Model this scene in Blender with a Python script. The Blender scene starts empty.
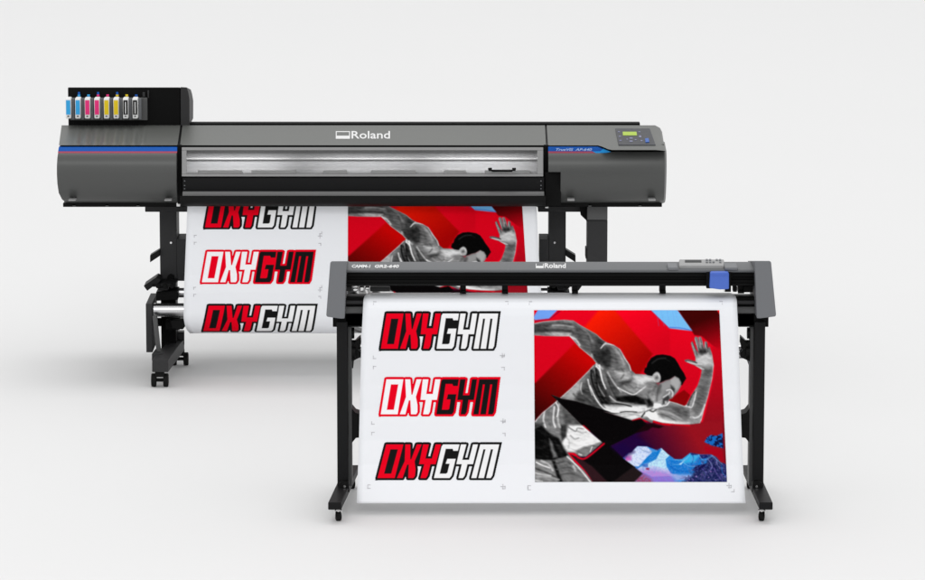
import numpy as np
# ---------------------------------------------------------------- artwork (printed matter), painted procedurally
def seg_d(X,Y,a,b):
    ax,ay=a;bx,by=b;dx,dy=bx-ax,by-ay
    L=dx*dx+dy*dy+1e-9
    t=np.clip(((X-ax)*dx+(Y-ay)*dy)/L,0,1)
    return np.hypot(X-ax-t*dx,Y-ay-t*dy),t
def sdf(X,Y,pts):
    d=np.full(X.shape,1e9);ins=np.zeros(X.shape,bool)
    n=len(pts)
    for i in range(n):
        a,b=pts[i],pts[(i+1)%n]
        d=np.minimum(d,seg_d(X,Y,a,b)[0])
        if a[1]!=b[1]:
            c=((a[1]>Y)!=(b[1]>Y))&(X<(b[0]-a[0])*(Y-a[1])/(b[1]-a[1])+a[0])
            ins^=c
    return np.where(ins,-d,d)
def cr(pts,closed=False,k=4):
    P=[np.array(p,float) for p in pts];n=len(P);out=[]
    rng=range(n) if closed else range(n-1)
    for i in rng:
        p0=P[i-1] if (closed or i>0) else P[0];p1=P[i];p2=P[(i+1)%n]
        p3=P[(i+2)%n] if (closed or i+2<n) else P[-1]
        for j in range(k):
            t=j/k
            out.append(tuple(.5*((2*p1)+(-p0+p2)*t+(2*p0-5*p1+4*p2-p3)*t*t+(-p0+3*p1-3*p2+p3)*t**3)))
    if not closed: out.append(tuple(P[-1]))
    return out
ORG={1:(530,305),2:(590,305),3:(650,305),4:(530,365),5:(590,365),6:(650,365),7:(530,425),8:(590,425),9:(650,425)}
def K(*items):
    """mixed list: an int selects the tile, tuples are tile coordinates"""
    o=(0,0);out=[]
    for it in items:
        if isinstance(it,int): o=ORG[it]
        else: out.append((o[0]+it[0]/9.6625,o[1]+it[1]/9.6625))
    return out
class Art:
    def __init__(s,X,Y):
        s.X,s.Y=X,Y;s.C=np.zeros(X.shape+(3,));s.clip=None
        s.al=np.ones(X.shape)
    def box(s,pts,m):
        xs=s.X[0];ys=s.Y[:,0]
        x0=min(p[0] for p in pts)-m;x1=max(p[0] for p in pts)+m
        y0=min(p[1] for p in pts)-m;y1=max(p[1] for p in pts)+m
        return (slice(*np.searchsorted(ys,[y0,y1])),slice(*np.searchsorted(xs,[x0,x1])))
    def _put(s,a,col,bx=(slice(None),slice(None))):
        if s.clip is not None: a=a*s.clip[bx]
        col=np.array(col,float);a=a[...,None]
        s.C[bx]=s.C[bx]*(1-a)+col*a
    def poly(s,pts,col,f=.35,a=1.,smooth=False,col2=None,g=None,full=False):
        if s.clip is not None and f>=.7: f*=1.5
        if smooth: pts=cr(pts,True)
        if isinstance(col,(int,float)): col=(col,)*3
        bx=(slice(None),slice(None)) if full else s.box(pts,f+.5)
        X,Y=s.X[bx],s.Y[bx]
        if X.size==0: return None
        d=sdf(X,Y,pts);al=np.clip(.5-d/(2*f),0,1)*a
        if col2 is not None:
            if isinstance(col2,(int,float)): col2=(col2,)*3
            (x0,y0),(x1,y1)=g
            t=np.clip(((X-x0)*(x1-x0)+(Y-y0)*(y1-y0))/((x1-x0)**2+(y1-y0)**2),0,1)[...,None]
            col=np.array(col)*(1-t)+np.array(col2)*t
        s._put(al,col,bx);return d
    def stroke(s,pts,w,col,f=.4,a=1.,w2=None):
        pts=cr(pts) if len(pts)>2 else pts
        if s.clip is not None and np.mean(col)>=195: w*=.78;w2=None if w2 is None else w2*.78;a*=.92
        if isinstance(col,(int,float)): col=(col,)*3
        w2=w if w2 is None else w2
        bx=s.box(pts,max(w,w2)/2+f+.5);X,Y=s.X[bx],s.Y[bx]
        if X.size==0: return
        n=len(pts)-1;al=np.zeros(X.shape)
        for i in range(n):
            d,t=seg_d(X,Y,pts[i],pts[i+1])
            ww=(w+(w2-w)*((i+t)/n))/2
            al=np.maximum(al,np.clip(.5-(d-ww)/(2*f),0,1))
        s._put(al*a,col,bx)
def vnoise(X,Y,sc,seed):
    a=.6+seed;X,Y=X*np.cos(a)-Y*np.sin(a),X*np.sin(a)+Y*np.cos(a)
    return (vn1(X,Y,sc,seed)*2+vn1(X*.8-Y*.6,X*.6+Y*.8,sc*.55,seed+1))/3
def vn1(X,Y,sc,seed):
    r=np.random.RandomState(seed);T=r.rand(64,64)
    x=X/sc;y=Y/sc;xi=np.floor(x).astype(int);yi=np.floor(y).astype(int);fx=x-xi;fy=y-yi
    fx=fx*fx*(3-2*fx);fy=fy*fy*(3-2*fy)
    g=lambda a,b:T[a%64,b%64]
    return (g(xi,yi)*(1-fx)+g(xi+1,yi)*fx)*(1-fy)+(g(xi,yi+1)*(1-fx)+g(xi+1,yi+1)*fx)*fy
def paint_runner(X,Y):
    A=Art(X,Y)
    RED=(232,0,28)
    A.C[:]=np.array(RED)
    t=np.clip((Y-330)/110,0,1)[...,None]
    A.C=A.C*(1-t)+np.array((190,0,24))*t
    # left field
    A.poly(K(1,(0,300),(430,300),4,(470,-200),(200,0),(40,190),1,(0,560)),(214,0,26),f=2,a=.6)
    A.poly(K(1,(430,370),(700,560),4,(620,0),(50,560),(0,560),(0,200),(60,165)),(200,0,0),f=1.,col2=(45,0,0),g=(K(1,(480,480))[0],K(4,(60,520))[0]))
    # centre orange band
    A.poly(K(2,(90,40),(235,40),(610,470),(540,600),5,(450,120),2,(380,600),(300,420),(150,350),(-60,220)),(250,26,0),f=1.5,col2=(165,0,0),g=((602,311),(640,362)))
    A.poly(K(2,(235,40),(560,40),(773,250),(773,480),(620,480)),(250,0,30),f=1.,col2=(212,0,24),g=((625,311),(655,352)),a=.9)
    # blue shards
    A.poly(K(1,(80,40),(275,40),(185,130),(45,145),(30,120)),(112,160,240))
    A.poly(K(1,(40,150),(180,133),(275,60)) +K(1,(300,60),(190,140),(42,160)),(120,0,60),f=.3,a=.6)
    A.poly(K(3,(265,40),(700,40),(700,560),(640,420),(500,300),(430,290)),(62,0,0),f=.5,col2=(205,0,22),g=(K(3,(480,150))[0],K(3,(600,480))[0]))
    A.poly(K(3,(-5,35),(260,40),(410,250),(190,225)),(118,190,244))
    for i,x in enumerate((60,110,165,215,250)):
        A.stroke(K(3,(x,50),(x+25,200)),.5,(90+i*8,160,235),a=.45)
    A.stroke(K(3,(190,215),(300,222),(400,245)),.8,(60,90,200),a=.8)
    A.stroke(K(3,(5,50),(190,228)),.4,(120,40,120),a=.6)
    A.poly(K(3,(640,40),(690,40),(690,120)),(235,20,25),f=.5)
    # right strip
    A.poly(K(3,(600,400),(900,520),6,(900,600),9,(900,300),(0,300),(0,0),(480,0),6,(520,520),(600,150)),(205,0,24),f=1.5,col2=(135,12,26),g=((712,360),(715,432)))
    A.poly(K(6,(190,325),(330,240),(395,295),(345,395),(260,380),(185,350)),(140,0,4),f=.6)
    # lower right dusk
    A.poly(K(9,(-300,-30),(900,-30),(900,600),(-900,600),8,(0,100),(0,0)),(150,14,28),f=.8,col2=(42,0,42),g=((690,428),(648,452)))
    A.poly(K(8,(560,0),(200,200),(330,330),(430,300),(600,220),(450,100)),(28,0,60),f=2.5,a=.8)
    A.poly(K(9,(520,200),(715,250),(720,370),(640,300),(540,260)),(165,0,24),f=.8)
    A.poly(K(9,(700,-20),(800,-20),(800,430),(715,372),(700,200)),(128,10,26),f=1.2)
    # mountains
    M=K(8,(310,325),(370,270),(400,265),(460,205),(550,208),(650,245),(690,225),9,(50,240),(110,222),(170,280),(240,330),(310,330),(390,268),(480,285),(590,285),(640,310),(680,360),(715,370),(790,420),(790,620),8,(400,620),(440,490),(500,460),(415,420),(340,350))
    d=A.poly(M,(30,132,214),full=True)
    A.clip=np.clip(.5-d/.6,0,1)
    n1=vnoise(X*1.0,Y*1.6,2.1,3);n2=vnoise(X,Y,1.1,5)
    A.poly(K(8,(370,270),(460,205),(550,208),(600,260),(520,350),(470,400),(400,400),(340,340)),(214,226,248),smooth=False)
    A.poly(K(8,(690,225),(773,290),9,(150,330),(160,400),(200,470),(290,490),8,(600,500),(450,430),(560,360),(640,280)),(190,232,246))
    A.poly(K(8,(655,245),(690,235),(640,330),(560,370),(505,360),(560,300)),(12,120,205),f=.4)
    A.poly(K(8,(400,300),(330,300),(345,350),(400,340)),(205,95,180),f=.8)
    A.poly(K(8,(430,430),(600,420),(773,450),9,(240,480),(260,620),8,(430,620)),(178,104,205),f=2.2,a=.75)
    A.poly(K(9,(165,345),(310,335),(400,275),(560,300),(480,400),(400,480),(220,475),(175,420)),(18,118,205),f=.5)
    A.poly(K(9,(190,480),(420,480),(380,530),(260,540)),(150,170,225),f=1.2)
    A.poly(K(9,(300,330),(400,270),(480,290),(430,360),(330,370)),(60,190,235),f=1,a=.8)
    A.poly(K(9,(270,385),(340,335),(300,385),(220,380)),(190,235,250),f=.4)
    A.poly(K(9,(560,300),(640,310),(790,400),(790,600),(250,600),(400,500),(440,430),(540,400)),(20,26,78),f=1.)
    A.clip=A.clip*1.0
    keep=A.clip.copy()
    m=np.clip(((X-690)+(Y-466)*.9)/10,0,1)
    A.clip=keep*m*np.clip((n1-.55)*5,0,1)
    A._put(np.ones(X.shape)*.8,(70,62,132))
    A.clip=keep*m*np.clip((n2-.56)*8,0,1);A._put(np.ones(X.shape),(16,12,40))
    A.clip=keep*m*np.clip((vnoise(X,Y,1.4,9)-.72)*8,0,1);A._put(np.ones(X.shape),(160,120,190))
    A.clip=keep
    A.poly(K(9,(410,440),(440,395),(550,370),(540,410),(450,450)),(14,14,70),f=.4)
    A.poly(K(9,(385,270),(470,270),(460,290),(400,292)),(16,20,80),f=.4)
    A.poly(K(9,(480,290),(590,285),(540,320),(480,330)),(20,24,90),f=.4)
    A.poly(K(8,(500,380),(560,370),(560,410),(510,405)),(60,110,190),f=.5)
    A.poly(K(8,(540,415),(575,415),(570,435),(540,430)),(150,20,60),f=.4)
    A.poly(K(8,(430,500),(520,480),(600,530),(600,600),(400,600)),(150,60,80),f=1.5,a=.8)
    A.stroke(K(8,(500,240),(560,262),(600,255)),.7,(90,120,160),a=.7)
    for p,c,w in ((((240,335),(330,340),(395,275)),(150,225,250),.5),(((395,272),(420,320),(400,380)),(10,60,150),.7),(((470,290),(520,340),(600,300)),(120,200,245),.6),(((600,295),(640,330),(700,380)),(180,215,245),.7),(((560,330),(600,400),(560,460)),(150,150,215),.6),(((640,330),(660,400),(720,420)),(140,140,205),.5),(((620,420),(650,480),(700,540)),(120,90,170),.6),(((320,360),(380,400),(440,400)),(140,215,245),.5),(((200,400),(260,440),(380,450)),(10,80,175),.7),(((500,420),(540,470),(520,540)),(90,80,160),.6),(((690,390),(700,460),(735,500)),(20,110,190),.7)):
        A.stroke(K(9,*p),w,c,f=.4,w2=w*.5)
    for p,c,w in ((((465,208),(500,240),(480,300)),(170,190,225),.5),(((560,215),(600,250),(645,250)),(120,180,225),.6),(((690,228),(720,300),(700,380)),(225,245,250),.8),(((380,280),(430,300),(470,360)),(245,240,250),.7),(((470,370),(500,400),(520,440)),(110,150,210),.6),(((600,400),(680,420),(760,470)),(215,190,235),.7)):
        A.stroke(K(8,*p),w,c,f=.4,w2=w*.5)
    A.clip=keep*np.clip((n2-.5)*3,0,.35);A._put(np.ones(X.shape),(120,150,220))
    A.clip=None
    d=A.poly(K(9,(525,165),(550,120),(590,95),(640,105),(700,78),(710,225),(650,210),(600,200)),(20,104,190),full=True)
    A.clip=np.clip(.5-d/.6,0,1)*np.clip((vnoise(X,Y,1.8,12)-.5)*8,0,1);A._put(np.ones(X.shape),(12,14,60));A.clip=None
    # black mass under the shirt
    A.poly(K(4,(205,288),(500,580),7,(520,0),(700,170),(540,320),(420,300),(360,260),(740,600),8,(220,560),(440,410),(330,330),(200,200),(560,20),(560,0),5,(480,505),(300,500),(130,450),4,(773,460),(450,350),(310,325)),(4,2,3))
    A.poly(K(8,(430,80),(540,-10),(660,-20),9,(30,-10),(135,12),(90,32),(20,22),8,(560,50)),(22,0,6),f=.6)
    A.poly(K(8,(200,215),(320,175),(430,260),(330,320)),(24,0,60),f=2,a=.8)
    A.poly(K(8,(210,560),(420,400),(510,470),(420,560)),(30,20,22),f=.7)
    A.poly(K(7,(370,280),(480,320),(600,400),(760,560),(590,560)),(44,20,26),f=.7)
    # ---------------- back arm, shoulder, torso, legs
    torso=K(1,(30,178),(130,158),(250,148),(330,142),(420,150),(480,190),(560,235),(640,280),(700,335),2,(160,360),(230,385),(290,425),(340,510),(385,580),5,(400,50),(440,85),(520,90),(600,95),(650,200),(640,350),(660,420),(600,560),(480,508),(400,532),(300,500),(130,450),
            4,(773,460),(450,350),(310,325),(215,290),(300,380),(500,580),7,(700,170),(540,305),(480,305),(430,268),(360,265),(430,360),(520,440),(600,545),(600,580),(30,580),(30,-20),4,(30,560),(120,460),(230,370),(310,300),(400,220),(480,140),(560,60),(610,5),1,(640,560),(600,510),(540,460),(480,410),(420,340),(380,300),(300,300),(150,298),(30,290))
    A.stroke(K(4,(50,550),(120,470),(230,380)),1.6,(225,0,30),f=.8,a=.9)
    A.stroke(K(7,(365,270),(430,285),(480,320),(550,315),(715,180)),1.6,(225,0,34),f=.6)
    A.stroke(K(7,(380,290),(520,440),(600,560)),1.9,(225,0,34),f=.6)
    A.stroke(K(5,(410,530),(520,512),(640,555),(773,578),6,(120,568),(380,582)),1.6,(220,0,22),f=.6)
    d=A.poly(torso,96,f=.35,full=True)
    body=np.clip(.5-d/.6,0,1);A.clip=body
    P=lambda *a,**k:A.poly(K(*a),**k)
    # forearm shading
    P(1,(30,185),(130,175),(250,170),(330,165),(400,180),(420,215),(300,205),(200,195),(150,230),(30,240),col=52,f=1.2)
    P(1,(30,225),(180,225),(300,235),(400,235),(440,280),(300,255),(150,262),(30,265),col=34,f=1.,a=.9)
    P(1,(150,270),(300,262),(400,270),(380,298),(200,296),col=150,f=1.)
    A.stroke(K(1,(220,195),(320,195),(420,212)),1.4,150,f=.9,a=.9)
    A.stroke(K(1,(330,155),(400,160),(430,180)),1.4,110,f=.8)
    P(1,(430,180),(520,230),(640,300),(720,360),(640,470),(540,440),(460,340),(430,260),col=66,f=1.6)
    P(1,(480,250),(600,300),(640,380),(560,400),(500,330),col=84,f=2,a=.8)
    P(1,(640,300),(720,350),(700,420),(640,400),col=40,f=1.4,a=.9)
    P(1,(600,450),(700,420),(773,460),(773,580),(690,580),(640,520),col=30,f=1.2)
    A.stroke(K(1,(45,180),(130,160),(250,148),(330,142),(420,150),(480,190),(560,235),(640,280),(700,335),(760,362)),.8,214,f=.45,a=.9)
    A.stroke(K(1,(45,292),(150,300),(300,300),(385,302),(420,340),(480,410),(540,460),(600,510),(640,570)),.9,216,f=.45)
    A.stroke(K(1,(390,305),(440,330),(480,385)),1.6,190,f=.8,a=.9)
    A.stroke(K(1,(690,415),(720,370),(773,350)),.8,215,f=.4)
    A.stroke(K(1,(600,480),(640,560),(700,620)),2.2,225,f=1.)
    # deltoid
    P(2,(150,390),(230,400),(290,450),(330,530),5,(380,40),(380,100),(250,80),(200,40),2,(180,480),col=104,f=2.)
    P(2,(150,400),(200,420),(220,500),5,(200,20),(150,40),2,(130,480),col=36,f=1.4,a=.9)
    P(2,(220,480),(270,500),5,(290,20),(300,60),(240,70),col=60,f=1.6,a=.7)
    A.stroke(K(2,(100,420),(150,375),(230,388),(290,428),(335,510),(375,570),5,(395,50)),1.,220,f=.5)
    P(2,(60,400),(110,430),(130,520),(90,580),(30,520),(20,460),col=40,f=1,a=.9)
    # shirt: dark folds / light streaks
    P(4,(620,10),(773,120),(773,450),5,(0,410),4,(560,370),(420,330),(520,180),col=62,f=1.5)
    P(5,(0,60),(60,20),(200,60),(280,200),(330,290),(530,340),(550,400),(400,380),(200,370),(80,340),(20,200),col=88,f=1.6)
    P(4,(590,60),(640,150),(700,330),(740,440),(773,450),(773,300),(700,180),(650,20),col=26,f=1.,a=.9)
    P(5,(60,20),(80,160),(150,300),(220,370),(100,370),(20,200),col=34,f=1.2,a=.9)
    P(5,(160,80),(220,140),(280,260),(250,330),(180,300),col=60,f=1.4)
    P(4,(450,250),(560,230),(620,330),(650,400),(540,370),(460,340),col=52,f=1.2)
    P(4,(330,300),(470,160),(490,220),(420,330),(360,320),col=150,f=1.2,a=.9)
    A.stroke(K(4,(560,140),(575,210),(600,290)),1.4,190,f=.6,w2=.5)
    A.stroke(K(4,(620,40),(660,200),(720,300)),1.0,120,f=.6)
    A.stroke(K(4,(640,10),(680,60),(700,150),(735,230)),2.0,226,f=.6,w2=.6)
    A.stroke(K(5,(90,0),(110,120),(150,230)),1.6,222,f=.6,w2=.6)
    A.stroke(K(4,(590,50),(600,160),(660,300),(740,420)),1.6,14,f=.7)
    A.stroke(K(5,(60,40),(70,200),(120,320),(180,380)),1.8,18,f=.7)
    A.stroke(K(5,(170,70),(230,170),(300,260)),1.5,165,f=.8,w2=.7)
    A.stroke(K(5,(190,300),(250,350),(340,370),(420,370)),1.2,170,f=.7)
    A.stroke(K(4,(610,5),(560,60),(480,140),(400,220),(310,300)),1.3,210,f=.5)
    A.stroke(K(4,(500,170),(490,230),(505,280)),1.,200,f=.5,a=.8)
    # chest / collar
    P(5,(250,70),(340,60),(400,110),(380,150),(300,160),col=150,f=1.5)
    P(5,(280,160),(400,140),(410,170),(300,200),col=50,f=1.2,a=.9)
    P(5,(400,130),(540,150),(560,220),(430,280),(380,240),col=120,f=1.5)
    P(5,(250,310),(350,295),(440,290),(530,330),(555,385),(400,370),(260,345),col=8,f=.9)
    A.stroke(K(5,(270,220),(340,255),(420,285),(480,250),(560,190)),1.3,222,f=.6)
    P(5,(130,380),(250,400),(400,390),(540,390),(600,420),(560,500),(480,510),(400,530),(300,500),(150,440),col=186,f=1.)
    A.stroke(K(5,(200,370),(300,375),(400,400)),1.2,20,f=.5,a=.9)
    A.stroke(K(5,(150,450),(240,468),(340,450),(450,455)),1.,24,f=.5,a=.9)
    A.stroke(K(5,(500,500),(540,450),(590,425)),1.4,26,f=.6)
    A.stroke(K(5,(270,430),(400,425),(500,440)),1.2,235,f=.8)
    A.stroke(K(5,(320,500),(420,480),(480,490)),1.1,120,f=.6,a=.7)
    A.stroke(K(5,(0,200),(60,330),(150,430),(280,455)),1.4,225,f=.6,w2=1.8)
    for p,c,w in ((((1,),(500,210),(560,270),(600,350)),110,2.2),(((1,),(560,300),(590,370),(600,420)),52,1.6),(((2,),(250,430),(300,500),(330,570)),150,1.8),(((2,),(190,400),(240,470),(260,560)),66,1.6),
        (((5,),(300,30),(330,80),(300,130)),60,1.2),(((5,),(240,60),(300,80),(380,70)),170,1.2),(((5,),(420,110),(470,160),(450,230)),160,1.3),(((5,),(380,190),(420,220),(450,215)),60,1.1),(((5,),(330,200),(380,240),(430,250)),130,1.4),
        (((5,),(170,120),(200,230),(260,320)),30,1.3),(((5,),(120,60),(170,180),(220,290)),110,1.1),(((4,),(480,260),(540,300),(600,350)),96,1.6),(((4,),(420,280),(460,320),(520,345)),40,1.4),(((5,),(420,470),(500,455),(550,440)),110,1.0),(((5,),(260,480),(330,470),(400,475)),110,.8)):
        A.stroke(K(p[0][0],*p[1:]),w,c,f=1.,a=.75)
    # neck and jaw
    P(5,(430,95),(520,95),(620,110),(640,150),(570,180),(500,190),(430,150),col=176,f=1.6)
    P(5,(560,180),(640,170),(690,200),(690,290),(600,290),(550,260),col=92,f=1.6)
    P(5,(545,280),(570,380),(610,400),(640,330),col=26,f=1.2,a=.9)
    P(5,(600,260),(680,280),(700,360),(640,370),(600,320),col=140,f=1.6)
    A.stroke(K(5,(545,300),(560,390)),.6,190,f=.5,a=.8)
    # lower shirt
    P(7,(380,0),(520,0),(690,160),(600,200),(540,260),(450,260),(360,255),(310,180),(360,60),col=196,f=.9)
    A.stroke(K(7,(370,20),(440,60),(460,30),(520,40)),1.,90,f=.6,a=.9)
    A.stroke(K(7,(390,100),(430,135),(470,125)),1.,130,f=.6)
    for p,c,w in ((((400,170),(450,200),(520,190)),175,1.6),(((500,90),(560,120),(620,125)),185,1.4),(((380,220),(430,240),(470,235)),160,1.2),(((520,40),(570,80),(600,140)),200,1.2),(((350,120),(380,160),(370,220)),150,1.3),(((460,60),(500,75),(540,70)),120,.9)):
        A.stroke(K(7,*p),w,c,f=.9,a=.8)
    P(7,(440,250),(520,210),(620,190),(690,165),(590,250),(540,300),(480,300),col=96,f=.7)
    A.stroke(K(7,(470,280),(500,290)),1.,230,f=.4);A.stroke(K(7,(580,260),(600,210)),.8,220,f=.4)
    P(7,(290,0),(350,0),(350,110),(310,150),(290,80),col=40,f=.8)
    P(7,(130,-10),(290,-10),(290,110),(240,130),(200,80),col=104,f=1.2)
    P(4,(300,370),(380,440),(500,580),7,(300,-10),4,(340,580),(310,450),col=66,f=1.,a=.9)
    for x0,c in ((120,210),(170,90),(215,225),(260,160)):
        A.stroke(K(4,(x0+20,450-(x0-120)*.5),(x0+10,530),(x0+30,600)),1.5,c,f=.9)
    A.stroke(K(4,(50,545),(120,462),(230,372),(300,310)),1.2,205,f=.5)
    A.stroke(K(4,(250,360),(275,420),(260,500)),1.2,225,f=.5)
    # shorts
    P(7,(30,40),(110,0),(200,90),(280,130),(320,220),(365,290),(360,305),(210,345),(60,335),(30,300),col=6,f=.8)
    P(7,(185,130),(215,170),(240,250),(270,310),(225,315),(200,240),col=88,f=.8)
    P(7,(240,150),(290,190),(330,280),(300,290),(250,200),col=30,f=1.)
    P(4,(30,570),(130,560),7,(110,0),(50,30),(30,40),col=40,f=1.2)
    # thighs
    P(7,(40,345),(205,345),(300,560),(40,560),col=105,f=1.)
    P(7,(215,345),(370,305),(460,390),(560,560),(310,560),col=92,f=1.)
    P(7,(210,340),(240,345),(320,560),(280,560),col=10,f=.7)
    A.stroke(K(7,(60,360),(120,390),(190,415)),1.3,225,f=.6)
    A.stroke(K(7,(110,345),(180,380),(220,440)),1.4,170,f=.9)
    A.stroke(K(7,(50,420),(160,460),(260,510)),1.3,30,f=.9,a=.8)
    A.stroke(K(7,(60,500),(170,500),(280,530)),1.3,150,f=1.)
    A.stroke(K(7,(45,460),(120,480),(200,490)),1.,180,f=.8)
    A.stroke(K(7,(50,535),(120,545)),1.,200,f=.6)
    A.stroke(K(7,(250,375),(340,350),(390,370)),1.2,60,f=.9)
    A.stroke(K(7,(260,430),(360,410),(420,430)),1.2,70,f=.9)
    A.stroke(K(7,(290,480),(380,470),(470,490)),1.2,60,f=.9)
    A.stroke(K(7,(360,305),(440,380),(520,470),(590,560)),1.5,228,f=.7)
    A.stroke(K(7,(420,400),(440,440)),2,150,f=1)
    A.clip=None
    A.poly(K(4,(205,288),(310,325),(450,350),(620,400),(773,452),5,(130,452),(220,480),8,(0,0),4,(500,580),(330,400)),(4,2,3))
    A.stroke(K(4,(310,325),(450,350),(620,400),(773,455)),.5,70,f=.5,a=.5)
    # ---------------- front arm
    arm=K(6,(-50,405),(0,392),(60,360),(120,330),(200,352),(260,368),(330,395),(350,385),(400,290),(460,200),(490,110),(500,50),(480,30),(430,0),3,(340,545),(335,530),(370,525),(440,545),(440,510),(410,420),(395,365),(410,350),(440,420),(470,470),(430,330),(435,305),(460,310),(480,400),(470,310),(490,305),(510,360),(520,420),(530,350),(550,355),(560,420),(575,400),(600,480),(612,560),6,(615,0),(600,130),(560,300),(520,440),(495,535),(480,562),(380,574),(250,570),(120,558),(0,524),(-45,480))
    A.stroke(K(6,(620,10),(600,150),(560,320),(500,545)),1.8,(240,10,40),f=.7,a=.9)
    A.stroke(K(6,(350,395),(400,285),(455,195),(485,110),(495,50)),1.6,(245,0,35),f=.7,a=.9)
    d=A.poly(arm,118,f=.35,full=True);A.clip=np.clip(.5-d/.6,0,1)
    P(6,(-120,380),(-20,400),(60,430),(100,520),(-60,520),col=205,f=1.5)
    A.stroke(K(6,(-80,470),(-20,440),(20,425)),1.2,60,f=.6,a=.8)
    P(6,(120,360),(260,385),(380,420),(380,520),(300,520),(150,470),(60,430),col=96,f=1.6)
    P(6,(200,400),(300,420),(370,440),(370,500),(260,480),col=66,f=1.6,a=.8)
    A.stroke(K(6,(60,440),(180,460),(300,520)),1.2,140,f=1.)
    A.stroke(K(6,(80,470),(160,490),(250,540)),1.,60,f=.8,a=.8)
    P(6,(-60,470),(60,500),(200,540),(380,560),(300,575),(100,560),(-40,520),col=205,f=1.1)
    P(6,(470,180),(500,80),(590,60),(580,180),(540,330),(500,450),(440,480),(410,440),(440,330),col=92,f=1.6)
    P(6,(480,200),(540,180),(530,300),(480,420),(430,420),(450,300),col=72,f=1.8,a=.8)
    P(6,(510,30),(560,40),(600,20),(590,100),(520,90),col=70,f=1.2,a=.8)
    A.stroke(K(6,(395,500),(440,510),(490,480),(530,380)),1.2,190,f=.7)
    A.stroke(K(6,(390,410),(395,480),(420,530),(480,540)),1.2,120,f=.8)
    A.stroke(K(6,(350,388),(400,410),(430,330),(445,260)),1.2,210,f=.5)
    A.stroke(K(6,(365,395),(400,300),(430,260)),1.6,60,f=.6)
    A.stroke(K(6,(480,562),(495,530),(520,440),(560,300),(600,130),(612,0),3,(608,520),(590,450)),.9,220,f=.4)
    A.stroke(K(6,(200,354),(260,370),(340,398),(390,400)),.9,205,f=.5)
    # hand
    P(3,(440,520),(500,480),(560,460),(600,500),(605,580),(520,580),(440,560),col=165,f=1.2)
    P(3,(480,420),(540,420),(550,460),(500,480),(470,460),col=34,f=.9)
    P(3,(550,370),(580,420),(600,480),(570,470),col=80,f=.8)
    for p,q in (((412,360),(455,480)),((445,320),(480,440)),((482,315),(512,430)),((540,360),(560,450))):
        A.stroke(K(3,p,q),.9,48,f=.45,a=.9)
    for p,q in (((405,365),(440,460)),((438,315),(462,400)),((475,312),(495,380)),((528,350),(545,420))):
        A.stroke(K(3,p,q),.35,185,f=.35,a=.9)
    A.stroke(K(3,(345,535),(400,535),(450,560)),1.4,60,f=.5)
    A.stroke(K(3,(360,548),(430,568),(500,570)),.9,190,f=.5)
    A.stroke(K(6,(440,8),(490,30),(520,40)),1,210,f=.4)
    A.clip=None
    armm=np.clip(.5-d/.6,0,1)
    # ---------------- head
    hairs=K(2,(545,600),(555,560),(590,510),(640,482),(700,476),3,(150,480),(200,490),(240,515),(270,560),6,(290,20),(330,80),(350,128),(330,160),(310,195),(285,190),(240,110),(190,140),(150,150),(105,170),(60,170),5,(600,105),(555,98),(520,70),(530,30))
    A.stroke(K(2,(540,590),(590,505),(650,475),3,(150,474),(240,508),(280,560),6,(350,118)),1.,(235,0,30),f=.5,a=.7)
    A.poly(hairs,4)
    A.stroke(K(2,(600,560),(660,520),(730,512)),.9,62,f=.8,a=.8)
    A.stroke(K(3,(60,520),(130,515),(190,540)),.6,30,f=.6,a=.7)
    A.poly(K(6,(-40,180),(60,170),(130,200),(120,380),(40,395),(-20,370),(-50,290)),112,f=3.5)
    A.poly(K(6,(95,172),(110,170),(150,148),(200,135),(240,108),(280,130),(300,165),(300,200),(270,255),(240,290),(228,300),(215,320),(190,330),(180,350),(195,360),(170,385),(120,395),(70,396),(60,330),(80,240)),128,f=.7)
    A.poly(K(6,(200,140),(240,112),(275,130),(292,170),(280,220),(250,250),(230,200),(190,190)),172,f=1.2)
    A.poly(K(6,(110,180),(190,150),(210,200),(150,240),(100,240)),150,f=1.2)
    A.poly(K(6,(-20,180),(90,190),(100,260),(60,290),(-10,260)),98,f=3.)
    A.poly(K(6,(200,190),(240,230),(235,260),(205,240)),40,f=.8,a=.8)
    A.stroke(K(6,(160,245),(200,238),(220,270),(215,300)),1.2,228,f=.5)
    A.stroke(K(6,(130,310),(180,280),(190,260)),1.3,215,f=.6)
    A.poly(K(6,(120,330),(175,290),(190,320),(160,370),(120,380)),56,f=.7)
    A.poly(K(6,(140,350),(160,345),(165,370),(145,375)),150,f=.5)
    A.poly(K(6,(40,290),(110,290),(110,350),(60,380),(10,330)),155,f=2.4)
    A.poly(K(6,(-40,330),(0,320),(40,392),(-20,405)),14,f=1.6)
    for p,c,w in ((((100,200),(70,270),(60,340)),70,2.2),(((150,215),(120,270),(100,330)),150,2.4),(((20,230),(0,290),(20,330)),150,1.6),(((60,190),(30,240),(-10,260)),60,1.8)):
        A.stroke(K(6,*p),w,c,f=1.3,a=.7)
    A.poly(K(6,(40,370),(100,375),(120,400),(60,420),(30,410)),225,f=.8)
    A.stroke(K(6,(0,440),(30,450),(60,430)),1.2,50,f=.6)
    A.stroke(K(6,(120,395),(160,388),(190,352)),.8,225,f=.4)
    # ear
    A.poly(K(6,(24,100),(60,66),(90,78),(104,120),(94,158),(62,168),(34,148)),176,f=.5,smooth=True)
    A.poly(K(6,(52,112),(72,105),(80,125),(66,138),(50,132)),95,f=.9)
    A.stroke(K(6,(45,90),(75,85),(95,115)),.6,225,f=.4)
    # film grain of the print
    A.C+=(vnoise(X,Y,.8,21)[...,None]-.5)*7
    m=np.maximum(armm,body)[...,None]
    g=vnoise(X*.35+Y*.2,Y*.9-X*.25,1.5,31)[...,None]-.5
    A.C=A.C+m*g*40
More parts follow.
